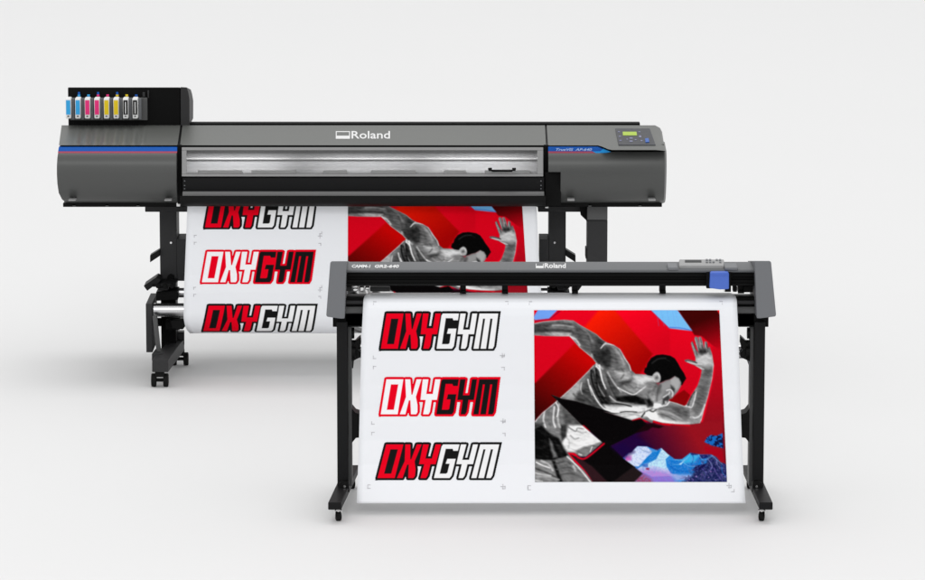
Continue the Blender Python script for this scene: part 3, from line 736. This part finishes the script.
# control panel
m=MB();patch(m,sl,[(615.2,129),(649.8,129),(655.6,145.6),(618.6,145.6)],-.002,.003)
cp=m.build('control_panel',KEYB,PR,bevel=.001)
m=MB();patch(m,sl,[(622.6,132.6),(636.4,132.6),(637,136.2),(623,136.2)],.002,.0045);m.build('display',LCD,cp,smooth=0)
for (x,y,w,h) in ((618.8,132.6,2,.8),(619.8,137.2,2.2,.8),(620.4,141.2,2.2,.8),(627,140,1.2,.9),(631,139,3,1.2),(631,142,3,1.2),(635.5,140.6,1.6,.9),(640,137.3,2.2,2),(641.5,141.5,1.8,1),(639.3,132.7,2,.8)):
    m=MB();patch(m,sl,[(x-w/2,y-h/2),(x+w/2,y-h/2),(x+w/2+.2,y+h/2),(x-w/2+.2,y+h/2)],.002,.0045);m.build('key',KEY,cp,smooth=0)
m=MB();patch(m,sl,[(645,139.6),(648.5,139.2),(649.3,143),(645.6,143.4)],.002,.006);m.build('key',BLUE,cp,smooth=0,label='blue power key')
# window with frame and pane
def wf(px,py,off=0.): return W(px,py,2.535-(py-147)/29*.03-off)
m=MB()
for q in ((181.8,147.3,543.2,150.4),(181.8,174,543.2,176.4),(181.8,150.4,186.6,174),(537.2,150.4,543.2,174)):
    patch(m,wf,[(q[0],q[1]),(q[2],q[1]),(q[2],q[3]),(q[0],q[3])],-.02,.004)
wn=m.build('window',FRAME,PR,bevel=.0015)
m=MB();patch(m,wf,[(186.4,150.2),(537.4,150.2),(537.4,174.2),(186.4,174.2)],-.008,-.005);m.build('pane',GLASS,wn,smooth=0)
# handle
m=MB()
for a in (490,514): patch(m,wf,[(a-2.2,167.8),(a+2.2,167.8),(a+1.6,171),(a-1.6,171)],.004,.024)
patch(m,wf,[(490,169.6),(514,169.6),(512,172),(492,172)],.014,.026)
m.build('handle',BLACK,wn,bevel=.003)
# print bed seen through the window
m=MB()
xa,xb=wx(183,160,2.7),wx(543,160,2.7)
m.prof([Q(2.80,140),Q(2.80,153.5),Q(2.9,153.5),Q(2.9,140)],xa,xb,1)
prof=[Q(2.82,152.5),Q(2.78,153),Q(2.755,154.5),Q(2.745,156.5),Q(2.752,158.2),Q(2.752,158.6),Q(2.725,159.3),Q(2.712,160.8),Q(2.71,163),Q(2.715,165),Q(2.70,167),Q(2.62,170.5),Q(2.60,173),Q(2.6,178)]
m.prof(prof+[(2.95,prof[-1][1]),(2.95,prof[0][1])],xa,xb,0)
bed=m.build('print_bed',[ALUM,CHAR2],PR,smooth=60)
for py_,r_ in ((158.6,.0045),):
    p=W(365,py_,2.69);m=MB();m.tube((xa,2.69,p.z),(xb,2.69,p.z),r_,16);m.build('glare_line_rail',CLAMP,bed)  # thin pale rail added only to give the bright glare line behind the pane
for a,b in ((198,242),(251.5,296),(323,347),(371,416),(444,466),(485,530)):
    MB().pbox(a,b,170.4,173.8,2.585,2.61).build('media_clamp',CLAMP,PR,bevel=.001)
# front apron
m=MB();m.prof([Q(2.52,176.6),Q(2.505,178),Q(2.505,191.2),Q(2.62,191.2),Q(2.62,176.6)],wx(182.5,185,2.5),wx(544,185,2.5))
m.build('front_panel',SATIN,PR,bevel=.001)
m=MB();m.prof([Q(2.60,191.3),Q(2.50,191.2),Q(2.468,191.6),Q(2.455,193.8),Q(2.452,195.8),Q(2.6,195.8)],wx(183,185,2.5),wx(544,185,2.5))
ap=m.build('drying_apron',APRON,PR,bevel=.001)
m=MB();m.prof([Q(2.6,195.9),Q(2.456,195.9),Q(2.458,198),Q(2.475,203),Q(2.50,206.4),Q(2.52,206.4),Q(2.6,199)],wx(180.5,185,2.5),wx(545.5,185,2.5))
m.build('apron_edge',BLACK2,ap,bevel=.001)
for x in (184.6,541):
    for y in (181,185.5,188.8):
        MB().pbox(x-.6,x+.6,y-.4,y+.5,2.498,2.51).build('screw',CGREY,PR)
# ink rack
m=MB();za,zb_,zc_=wz(147,2.6),wz(87.4,2.98),wz(88,3.25);xa_,xb_=wx(68,100,2.98),wx(180.3,100,2.98)
m.hexa([(xa_,2.98,za),(xb_,2.98,za),(xb_,3.25,za),(xa_,3.25,za),(xa_,2.98,zb_),(xb_,2.98,zb_),(xb_,3.25,zc_),(xa_,3.25,zc_)])
rk=m.build('ink_rack',BLACK,PR,bevel=.004)
m=MB();m.ploly([(180.6,87),(186.8,87.4),(188.2,92),(189.4,99),(189.4,126),(180.6,126)],2.975,3.25)
for i in range(6,12):
    v=m.v[i]
    if v[2]>wz(100,2.975): m.v[i]=(v[0],v[1],v[2]-.27*math.tan(R(8.6)))
m.build('side_panel',CHAR,rk,bevel=.002)
MB().pbox(70,147.3,98,120.4,2.955,2.985).build('rack_tray',CHAR2,rk,bevel=.002)
inks=(INKC,INKC,INKM,INKM,INKY,INKY,INKK,INKK);nm=('cyan','cyan','magenta','magenta','yellow','yellow','black','black')
tabs=(None,(BLUE,INKC),(INKC,),(BLUE,INKM),(INKM,),(BLUE,INKY),(INKY,),(BLUE,))
for i in range(8):
    x=68.2+9.55*i
    m=MB();m.pbox(x-2.7,x+2.7,98.2,118.8,2.90,2.96)
    ct=m.build('ink_cartridge',WHITE,PR,bevel=.004,label='white ink cartridge with %s label'%nm[i])
    MB().pbox(x-2.15,x+2.15,100.4,114.6,2.898,2.91).build('label_band',inks[i],ct)
    if i>=6: MB().pbox(x-.5,x+.5,102,113.5,2.8965,2.90).build('label_print',WPRINT,ct)
    MB().pbox(x-.9,x+.9,115.7,116.9,2.8975,2.91).build('latch_mark',CHAR2,ct)
    if i<8:
        MB().pbox(x+3.4,x+6.2,98.6,119.6,2.935,2.96).build('divider',CGREY,rk,bevel=.001)
    if tabs[i] and i>0:
        m=MB();t_=tabs[i];xx=x+1.2+.0
        for k,mm in enumerate(t_): m.pbox(xx-1.3+(.2 if k==0 and len(t_)>1 else 0),xx+1.3-(.2 if k==0 and len(t_)>1 else 0),(92.2 if k==0 and len(t_)>1 else 94.6),(94.5 if k==0 and len(t_)>1 else 96.6),2.97,2.985,k)
        m.build('ink_level_tab',list(t_),rk)
m=MB();m.pbox(142.5,145,92.5,97,2.965,2.985).pbox(147.5,149,90.5,98,2.968,2.985).build('rack_latch',CHAR,rk,bevel=.001)
# stand
def stand(mir):
    X=(lambda p:p) if not mir else (lambda p:725.6-p)
    def pb(m,a,b,c,d,Y0,Y1,mi=0):
        a,b=X(a),X(b);return m.pbox(min(a,b),max(a,b),c,d,Y0,Y1,mi)
    def pl(m,pts,Y0,Y1,mi=0): return m.ploly([(X(a),b) for a,b in pts],Y0,Y1,mi)
    m=MB();pb(m,145,187.6,204,212,2.76,3.05)
    pb(m,159.8,176.8,206,281,2.80,2.98);pb(m,176.8,186.2,239.4,281,2.80,2.98)
    leg=m.build('stand_leg',CHAR,PR,bevel=.003)
    m=MB();pb(m,161,176,281,356,2.82,2.96);pl(m,[(156,292),(178,290),(178,300),(156,301)],2.7,2.8);pb(m,165,180,318,330,2.72,2.9)
    m.build('leg_post',BLACK,leg,bevel=.003)
    x,y=X(171),242.6
    p=W(x,y,2.8);MB().tube((p.x,2.795,p.z),(p.x,2.81,p.z),.005,12).build('bolt',CHROME,leg)
    p=W(X(171),277.5,2.8);MB().tube((p.x,2.785,p.z),(p.x,2.81,p.z),.017,16).build('knob',BLACK,leg,bevel=.002)
    m=MB();pl(m,[(159.8,249.5),(150,255.5),(150,262.5),(159.8,256)],2.78,2.84);m.build('arm_bracket',BLACK2,leg,bevel=.002)
    # take-up arm and side plate
    m=MB();pl(m,[(143.6,286),(156.5,277.2),(161,280),(158,284),(153,286.5),(147.2,291)],2.66,2.78);pb(m,152,176,283.5,287,2.66,2.8);pb(m,158,168,287.5,290.5,2.66,2.8)
    m.build('take_up_bracket',SATIN,PR,bevel=.003)
    for dx in (0,7,14):
        p=W(X(158+dx),286,2.655);MB().tube((p.x,2.65,p.z),(p.x,2.68,p.z),.011,14).build('roller_wheel',BLACK,PR,bevel=.002)
    m=MB();pb(m,146,152.4,304,352.4,2.62,2.92);m.build('side_plate',CHAR,PR,bevel=.002)
    pts=[(154.5,316),(155.5,326),(156.6,336),(157.6,345),(159,354)]
    m=MB()
    pp=[(a-2.1,b) for a,b in pts]+[(a+2.1,b) for a,b in pts[::-1]]
    pl(m,pp,2.58,2.62);m.build('swing_arm',CHAR2,PR,bevel=.003)
    m=MB();pl(m,[(169.5,320.5),(185,318.5),(186,325),(183,329.5),(172,329)],2.7,2.8);m.build('motor_housing',BLACK2,PR,bevel=.003)
    # foot
    def seg(pxa,pxb,pyt,pyb,Ya,pxc,pxd,pyt2,pyb2,Yb,mm,name,par):
        a,b=sorted((X(pxa),X(pxb)));c,d=sorted((X(pxc),X(pxd)));m=MB()
        A=[W(a,pyb,Ya),W(b,pyb,Ya),W(d,pyb2,Yb),W(c,pyb2,Yb),W(a,pyt,Ya),W(b,pyt,Ya),W(d,pyt2,Yb),W(c,pyt2,Yb)]
        m.hexa(A);return m.build(name,mm,par,bevel=.003)
    ft=seg(152,168.2,359.6,372.2,2.36,170,184.4,339,350.5,2.93,CHAR,'foot',PR)
    seg(176,184.4,332,345,2.9,176.5,184.4,330,343,3.0,CHAR,'foot_block',ft)
    seg(151.8,162.5,353.5,361,2.5,156,166,348,356,2.7,CHAR,'foot_block',ft)
    # casters
    for (cx,top,bot,Yc) in ((160,372,387.4,2.40),(180.2,350.5,366,2.93)):
        cx=X(cx);r=.030;c=W(cx,bot,Yc);m=MB()
        m.box(c.x-.02,c.x+.02,Yc-.022,Yc+.022,r*1.55,r*2+.012)
        m.tube((c.x,Yc,r*2),(c.x,Yc,wz(top,Yc-.02)+.004),.011,12)
        m.tube((c.x-.036,Yc,r),(c.x+.036,Yc,r),.008,12)
        cs=m.build('caster',BLACK2,ft,bevel=.002)
        for s_ in (-1,1):
            MB().tube((c.x+s_*.016,Yc,r),(c.x+s_*.038,Yc,r),r,24).build('wheel',RUBBER,cs,bevel=.004)
stand(False);stand(True)
m=MB();p0=W(153,289.5,2.84);p1=W(572.6,289.5,2.84);m.tube((W(162,289.5,2.78).x,2.78,p0.z-.005),(W(563,289.5,2.78).x,2.78,p0.z-.005),.022,24);m.build('guide_tube',ALU,PR)
ROLLY=2.66;RZ=wz(310,ROLLY)
m=MB();m.tube((W(154,310,ROLLY).x,ROLLY,RZ),(W(571,310,ROLLY).x,ROLLY,RZ),.031,32);m.build('take_up_tube',ALU,PR)
m=MB();m.tube((W(157,330,2.9).x,2.9,wz(322,2.9)),(W(568,330,2.9).x,2.9,wz(322,2.9)),.02,16);m.build('crossbar',SATIN,PR)
# drain box hanging under the right cover
m=MB();m.pbox(587.2,607.6,199,220,2.68,2.86,1);m.pbox(587.2,607.4,220,282,2.70,2.86,0);m.pbox(585.6,587.2,249,259,2.74,2.84,0)
m.build('drain_box',[CHAR,CHAR2],PR,bevel=.003)
m=MB();m.ploly([(580.6,203),(587.2,203),(587.2,222),(585.8,220),(580.6,215)],2.72,2.84);m.build('drain_bracket',BLACK,PR,bevel=.002)
# ---------------------------------------------------------------- sheet on the printer
rr=wz(310,ROLLY)-wz(333,ROLLY)
c0=(ROLLY,RZ);R1=rr*1.0
pf=[Q(2.575,200),Q(2.573,206),Q(2.57,240),Q(2.566,275),Q(2.562,295)]
x0=ROLLY-R1
arc=[]
for i in range(0,15):
    a=math.pi+math.radians(100)*i/14
    arc.append((ROLLY+R1*math.cos(a),RZ+R1*math.sin(a)))
pf[-1]=(x0+.002,wz(292,x0));pf+=[p for p in arc]
pys=[proj(*p) for p in pf];k=1
while k<len(pys) and pys[k]>pys[k-1]+.02: k+=1
vis=pf[:k];rest=pf[k:]
ext=[(ROLLY+R1*math.cos(math.pi+math.radians(100)+t),RZ+R1*math.sin(math.pi+math.radians(100)+t)) for t in (.3,.6,.9,1.2,1.5,1.9,2.3,2.7,3.1,3.5,3.9)]
pyend=proj(*vis[-1])
S1=Sheet(vis,[(200,187.6),(206,187.4),(250,185.6),(290,184),(318,183.6),(325,184.8),(330,186.8),(pyend,190)],[(200,536.3),(206,536.6),(250,538.4),(290,541),(318,542),(pyend,538)],hidden_head=[(2.60,wz(194,2.60)),(2.59,wz(197,2.59))],hidden_tail=rest+ext)
def mk(x,y,kind,s=1.):
    t=.55;L=3.2*s
    d={'tl':[(x,y,x+L,y+t),(x,y,x+t,y+L)],'tr':[(x-L,y,x,y+t),(x-t,y,x,y+L)],'bl':[(x,y-t,x+L,y),(x,y-L,x+t,y)],'br':[(x-L,y-t,x,y),(x-t,y-L,x,y)],
       'p':[(x-L*.8,y-t/2,x+L*.8,y+t/2),(x-t/2,y-L*.8,x+t/2,y+L*.8)]}[kind]
    return d
marks=[]
for x,y,k_ in ((194,235,'tl'),(194,242,'tl'),(193.4,287,'tl'),(193.4,294,'tl'),(322,234,'br'),(320,236,'p'),(321,243,'tr'),(322,288,'br'),(320,290,'p'),(321,296,'tr')):
    marks+=mk(x,y,k_,.85)
sh1=S1.body('printed_sheet',marks)
sh1['label']='long white printed vinyl sheet hanging from the big printer and wound up near the floor';sh1['category']='printed sheet'
BK=(22,22,22);RD=(232,0,30);WT=(240,240,241)
def lm1(dx,dy,sx,sy,px0=378.3,py0=310.6,skew=0.):
    return lambda X,Y:(dx+(X-px0)*sx+(Y-py0)*skew,dy+(Y-py0)*sy)
S1.logo(lm1(202.6,194.8,.943,.86),(BK,RD,WT),sh1,'red and white lettering with black outline, cut off by the printer')
S1.logo(lm1(199.4,249.2,.953,.87),(RD,(245,245,246),BK),sh1,'white and black lettering with red outline')
def lm3(X,Y):
    t=(Y-310.6)/40.6
    return 200.8+(X-378.3)*.955,303.2+29.0*(t*(1.0+.22)-.22*t*t)
S1.logo(lm3,(BK,RD,WT),sh1,'red and white lettering with black outline, lowest on the roll')
S1.picture([(348,195),(521.5,195),(530.5,339),(347.6,339)],sh1,'black and white runner on red',nV=380)
m=MB();m.tube((W(192,310,ROLLY).x,ROLLY,RZ),(W(538,310,ROLLY).x,ROLLY,RZ),R1-.004,48);rl=m.build('vinyl_roll',PAPER,sh1,bevel=.003)
# ================================================================ the cutter
CU=thing('vinyl_cutter','smaller grey and black vinyl cutter on a two legged stand with casters, in front','cutter',(wx(551,520,0),0,0))
def endc(mir):
    X=(lambda p:p) if not mir else (lambda p:1101.4-p)
    pts=[(330.2,262.5),(331.6,261.2),(346.6,261.2),(344.6,318.6),(341,318.8),(327.2,316.9),(326.2,315.5)]
    if mir: pts=[(X(a)+(1 if a<335 and b>300 else 0),b-.3) for a,b in pts]
    else: pts=pts
    P=[W(a,b,-.24) for a,b in pts];n=len(P)
    m=MB();m.ploly(pts,-.24,.12);nn=len(pts)
    for i in range(nn,2*nn):
        v=m.v[i]
        if v[2]>wz(270,-.24): m.v[i]=(v[0]*.998,v[1],v[2]-.36*math.tan(R(8.9)))
    e=m.build('end_cover',CGREY,CU,bevel=.009,seg=4)
    m=MB()
    def pb(a,b,c,d,Y0,Y1): 
        a,b=X(a),X(b);m.pbox(min(a,b),max(a,b),c,d,Y0,Y1)
    pb(332.8,363,313,327,-.12,.08)
    m.build('body_bracket',BLACK,CU,bevel=.002)
    m=MB();pb(337,348,322,491,-.14,-.055)
    leg=m.build('stand_leg',SATIN,CU,bevel=.003)
    m=MB();pb(348.2,351.8,326,486,-.10,-.02);m.build('leg_channel',CHAR2,leg,bevel=.001)
    # roll holder and crossbar bracket
    m=MB();a=W(X(352),333,-.05)
    def cy(px,py,Y,r,L,mm=0):
        p=W(X(px),py,Y);m.tube((p.x-L/2,Y,p.z),(p.x+L/2,Y,p.z),r,20,mi=mm)
    cy(350.5,333,-.06,.022,.03);cy(354,344.5,-.06,.018,.05);cy(352,352,-.07,.026,.03)
    pts2=[(348,350),(357,340),(360.5,337),(361,344),(358,350),(361,353),(361,357),(352,361.5),(348,360)]
    m.ploly([(X(a_),b_) for a_,b_ in pts2],-.08,-.02)
    m.build('roll_holder',BLACK2,CU,bevel=.002)
    m=MB();m.ploly([(X(a_),b_) for a_,b_ in [(351.5,408),(355.5,413),(362,415),(362,437.5),(356,438),(351.5,443.5)]],-.09,.0)
    m.build('crossbar_bracket',BLACK2,CU,bevel=.002)
    # foot: a straight bar from front to back
    Ya,Yb=-.43,.27
    fx=lambda a,b:sorted((X(a),X(b)))
    a,b=fx(328,341.3)
    if mir: a,b=759.4,772.8
    c,d=fx(345.5,359.2)
    A0=W(a,502.4,Ya);zt=A0.z;zb=wz(509.9,Ya)
    xA,xB=A0.x,W(b,502.4,Ya).x
    xC,xD=W(c,469,Yb).x,W(d,469,Yb).x
    m=MB();m.hexa([(xA,Ya,zb),(xB,Ya,zb),(xD,Yb,zb),(xC,Yb,zb),(xA,Ya,zt),(xB,Ya,zt),(xD,Yb,zt),(xC,Yb,zt)])
    ft=m.build('foot',SATIN,CU,bevel=.003)
    m=MB();m.ploly([(X(q[0]),q[1]) for q in [(339.2,483),(342,481.4),(348.6,481.6),(349.5,492),(339,492)]],-.165,-.14);m.build('leg_bracket',BLACK2,ft,bevel=.001)
    p=W(X(344.7),486.4,-.17);MB().tube((p.x,-.172,p.z),(p.x,-.164,p.z),.0045,12).build('bolt',CHROME,ft)
    for (Yc,xc) in ((-.37,(xA+xB)/2+(.012 if not mir else -.012)),(.22,(xC+xD)/2)):
        r=.019;m=MB();m.tube((xc,Yc,zb+.001),(xc,Yc,r*1.7),.008,12)
        ang=.25 if not mir else -.25;dx,dy=math.cos(ang),math.sin(ang)
        for s_ in (-1,1):
            cx,cy_=xc+s_*.0125*dx,Yc+s_*.0125*dy
            m.box(cx-.0015,cx+.0015,cy_-.012,cy_+.012,r*.8,r*2+.004)
        m.box(xc-.014,xc+.014,Yc-.012,Yc+.012,r*2+.001,r*2+.005)
        cs=m.build('caster',CHROME,ft,bevel=.001)
        MB().tube((xc-.010*dx,Yc-.010*dy,r),(xc+.010*dx,Yc+.010*dy,r),r,24).build('wheel',RUBBER,cs,bevel=.004)
endc(False);endc(True)
XL,XR=wx(345.5,280,-.1),wx(754.5,280,-.1)
# top lid
lidz0=Q(-.20,271.6)
m=MB();pl=[Q(-.195,272.6),Q(-.203,271.6),Q(-.200,269.8),Q(-.17,268.2),Q(-.02,262.3),Q(.0,261.8)]
m.prof(pl+[(.05,pl[-1][1]-.014),(.05,pl[0][1]-.01),(-.10,pl[0][1]-.004)],XL,XR)
tl=m.build('top_lid',CLID,CU,bevel=.002)
def tls(px,py,off=0.):
    Y=-.17+(268.2-py)/5.9*.15;return W(px,py,Y)+Vector((0,-.1,.99))*off
def tlf(px,py,off=0.):
    Y=np.interp(py,[262.3,268.2,269.8,271.6],[-.02,-.17,-.2,-.203]);return W(px,py,float(Y))+Vector((0,-.3,.95))*off
m=MB();vs,fs=text_mesh('CAMM-1',tlf,351.8,370.6,268.3,265.3,bold=.03,shear=.2,depth=.003);m.add(vs,fs)
m.build('model_lettering',WPRINT,tl,smooth=0);m=MB()
vs,fs=text_mesh('GR2-640',tlf,374.8,399,268.3,265.3,bold=.03,shear=.2,depth=.003);m.add(vs,fs)
m.build('model_lettering',WPRINT,tl,smooth=0);m=MB()
vs,fs=text_mesh('Roland',tlf,544.5,565.8,268.6,263.9,bold=.025,depth=.003);m.add(vs,fs)
for q in ((535.8,543.6,266.6,268.6),(535.8,536.5,264.3,266.6),(542.9,543.6,264.3,266.6)):
    patch(m,tlf,[(q[0],q[2]),(q[1],q[2]),(q[1],q[3]),(q[0],q[3])],0,.003)
m.build('lettering',WPRINT,tl,smooth=0)
m=MB();a=W(677,263,-.06)
P=[W(x,y,Y) for x,y,Y in ((678.5,268.6,-.175),(724.5,268.6,-.175),(724.5,262.5,-.03),(678.5,262.5,-.03))]
q=[Vector((p.x,p.y,p.z-.012)) for p in P];u=[Vector((p.x,p.y,p.z+.013)) for p in P]
c_=(u[0]+u[2])/2;u=[c_+(p-c_)*.97 for p in u]
m.hexa([q[0],q[1],q[2],q[3],u[0],u[1],u[2],u[3]])
cp=m.build('control_panel',PANELG,tl,bevel=.004)
def cps(fx,fy,o=0.): 
    b=u[0]+(u[1]-u[0])*fx+(u[3]-u[0])*fy;return b+Vector((0,0,o))
m=MB();m.hexa([cps(.13,.45,-.001),cps(.5,.45,-.001),cps(.5,.8,-.001),cps(.13,.8,-.001),cps(.13,.45,.002),cps(.5,.45,.002),cps(.5,.8,.002),cps(.13,.8,.002)]);m.build('display',CHAR,cp)
for i in range(5):
    for j in range(2):
        fx=.6+i*.075;fy=.35+j*.35
        if (i+j)%4==3: continue
        m=MB();m.hexa([cps(fx,fy,-.001),cps(fx+.045,fy,-.001),cps(fx+.045,fy+.2,-.001),cps(fx,fy+.2,-.001),cps(fx,fy,.004),cps(fx+.045,fy,.004),cps(fx+.045,fy+.2,.004),cps(fx,fy+.2,.004)]);m.build('key',CGREY,cp,bevel=.001)
m=MB();m.pbox(668,678.3,267.4,270.4,-.208,-.1);m.pbox(724.8,738,267.4,270.4,-.208,-.1);m.build('panel_surround',CGREY,tl,bevel=.004)
# rail
m=MB();m.prof([Q(-.17,273),Q(-.17,276.6),Q(-.16,277),Q(-.16,279.6),Q(-.172,280),Q(-.172,283.4),Q(-.165,283.8),Q(-.165,286),(-.06,wz(286,-.165)),(-.06,wz(273,-.17))],XL,XR)
m.build('carriage_rail',BLACK,CU,bevel=.001)
m=MB();m.prof([Q(-.178,283.2),Q(-.182,284),Q(-.178,285.2),Q(-.165,285.4),Q(-.165,283)],XL,XR);m.build('rail_edge',BLACK2,CU)
# carriage
m=MB();m.pbox(706.5,731,271.6,288.5,-.20,-.165);m.pbox(724,731,286,292,-.19,-.15);cg=m.build('carriage',BLACK,CU,bevel=.002)
m=MB();m.ploly([(710.4,273.6),(711.4,272.4),(727.8,272.2),(729,273.4),(729,289.2),(720,289.6),(709.6,288.2)],-.235,-.20)
m.build('tool_cover',TOOL,cg,bevel=.005,seg=3)
m=MB();m.pbox(711.2,728.2,274.4,275.4,-.2375,-.2345);m.build('tool_cover_rib',TOOL,cg,bevel=.001)
MB().pbox(723.5,724.8,289,292,-.2,-.19).build('blade_holder',CHROME,cg)
# pinch rollers
for i,a in enumerate((463,505,575,662.7,741)):
    m=MB();m.pbox(a-3,a+3,284,293.2,-.10,-.04);pz=W(a,292,-.11);pr=m.build('pinch_roller',BLACK2,CU,bevel=.002)
    MB().tube((pz.x-.012,-.11,pz.z),(pz.x+.012,-.11,pz.z),.006,16).build('rubber_wheel',RUBBER,pr)
m=MB();m.pbox(352.5,358,288,291.5,-.14,-.1,0);m.pbox(359.5,364,286.6,291.5,-.14,-.1,0);m.pbox(365,369.5,286.8,290,-.14,-.1,0);m.build('belt_pulley',CHROME,CU,bevel=.004)
m=MB();m.pbox(346,352,286.5,291.3,-.13,-.1).pbox(370,390,287.5,291.5,-.12,-.08);m.build('motor_mount',CHAR,CU,bevel=.003)
m=MB();m.pbox(733,737,286.5,292,-.14,-.1).pbox(744,753,286,292.4,-.14,-.06);m.build('motor_mount',BLACK,CU,bevel=.002)
# platen and apron below it
m=MB();m.prof([Q(-.03,294.5),Q(-.12,296.3),Q(-.13,297.5),Q(-.13,300),(.0,wz(300,-.13)),(.02,wz(296,-.03))],XL,XR);m.build('platen',BLACK,CU,bevel=.001)
m=MB();m.prof([Q(-.132,300.1),Q(-.142,301),Q(-.145,303),Q(-.14,304.6),(.0,wz(304.6,-.14)),(.0,wz(300.1,-.132))],XL,XR,0);m.build('grit_roller_cover',CHAR,CU,bevel=.001)
m=MB();m.prof([Q(-.13,306.4),Q(-.147,307),Q(-.152,309),Q(-.15,312.6),Q(-.142,313.6),(.0,wz(313.6,-.142)),(.0,wz(306.4,-.13))],XL,XR,0);m.build('front_apron',CHAR2,CU,bevel=.001)
m=MB();m.prof([Q(-.12,304.6),Q(-.12,326),(.02,wz(326,-.12)),(.02,wz(304.6,-.12))],XL,XR,0);m.build('lower_body',BLACK,CU,bevel=.002)
m=MB();zc=wz(426,-.05);m.box(wx(351,426,-.05),wx(750,426,-.05),-.06,-.02,zc-.035,zc+.035);m.build('crossbar',SATIN,CU,bevel=.003)
zr=wz(345,.0)
for Yr in (.06,.2):
    m=MB();m.tube((wx(350,345,Yr),Yr,zr-.05),(wx(751,345,Yr),Yr,zr-.05),.015,20);m.build('support_shaft',ALU,CU)
for px in (352.5,749):
    x=wx(px,345,.1);MB().box(x-.006,x+.006,-.04,.24,zr-.085,zr-.035).build('shaft_bracket',BLACK2,CU,bevel=.002)
# ---------------------------------------------------------------- sheet on the cutter
pf=[Q(-.06,293.1),Q(-.10,293.8),Q(-.135,294.9),Q(-.165,296.4),Q(-.19,298.9),Q(-.204,302.5),Q(-.211,308),Q(-.212,316),Q(-.204,332),Q(-.187,358),Q(-.173,385),Q(-.169,410),Q(-.183,440),Q(-.208,465),Q(-.24,485),Q(-.268,503.2)]
zt=pf[0][1]
S2=Sheet(pf,[(293.1,368.5),(294,366.5),(296,364.6),(300,363.4),(340,361.4),(440,358.9),(503.2,356.8)],[(293.1,731),(294,733.6),(296,735.6),(300,736.8),(330,738.2),(440,741.8),(480,743.8),(503.2,745.8)],
  hidden_head=[(.12+.075,zr+.02),(.09,zt-.20),(.05,zt-.06),(.02,zt-.022),(-.02,zt-.005)])
marks=[]
for x,y,k_ in ((373.2,301.6,'tl'),(508.4,301.4,'tr'),(529,301.6,'tl'),(722.6,301.4,'tr'),(373,358.8,'bl'),(373,366,'tl'),(504.6,357,'br'),(502.4,355.4,'p'),(504.6,367,'tr'),
    (371.4,424.4,'bl'),(371.4,432,'tl'),(505.4,422.4,'br'),(503,421,'p'),(505.4,433,'tr'),(367.4,488.6,'bl'),(367.4,484.6,'tl'),(505.4,489,'br'),(503,486.6,'p'),(527.6,490,'bl'),(527.6,485.4,'tl'),(731.4,488,'br'),(729,485.6,'p'),(734.4,492,'br')):
    marks+=mk(x,y,k_)
sh2=S2.body('printed_sheet',marks)
sh2['label']='white printed vinyl sheet hanging from the front cutter almost to the floor';sh2['category']='printed sheet'
S2.logo(lambda X,Y:(X,Y),(BK,RD,WT),sh2,'red and white lettering with black outline, topmost')
S2.logo(lambda X,Y:(X-.2,Y+65.7),(RD,(244,244,246),BK),sh2,'white and black lettering with red outline')
S2.logo(lambda X,Y:(378+(X-378.3)*1.012-(Y-312)*.085,Y+131.0-(Y-312)*.04),(BK,RD,WT),sh2,'red and white lettering with black outline, lowest')
S2.picture([(534,310.2),(719.3,310.2),(727,482),(535,482)],sh2,'black and white runner on red')
m=MB();m.tube((wx(363,345,.12),.12,zr+.02),(wx(737,345,.12),.12,zr+.02),.072,48);m.build('vinyl_roll',PAPER,sh2,bevel=.003)
# ================================================================ light
w=bpy.data.worlds.new('World');scene.world=w;w.use_nodes=True
bg=w.node_tree.nodes['Background'];bg.inputs[0].default_value=(1,1,1,1);bg.inputs[1].default_value=.96
def area(name,loc,tgt,sx,sy,pw,col=(1,1,1)):
    l=bpy.data.lights.new(name,'AREA');l.shape='RECTANGLE';l.size=sx;l.size_y=sy;l.energy=pw;l.color=col
    o=bpy.data.objects.new(name,l);COL.objects.link(o);o.location=loc
    o.rotation_euler=(Vector(tgt)-Vector(loc)).to_track_quat('-Z','Y').to_euler();return o
area('softbox_overhead',(0,9,44),(0,4,0),24,18,4600)
area('softbox_front',(-1,-16,11),(0,1,.6),5,4,480)
for px,pw in ((235,.42),(362,.33),(480,.44)):
    p=W(px,151,2.6);area('cabinet_lamp',(p.x,2.6,p.z+.0),(p.x,2.73,p.z-.05),.45,.03,pw)
vs_=scene.view_settings;vs_.view_transform='Standard';vs_.look='None';vs_.exposure=0;vs_.gamma=1
scene.render.engine='CYCLES'
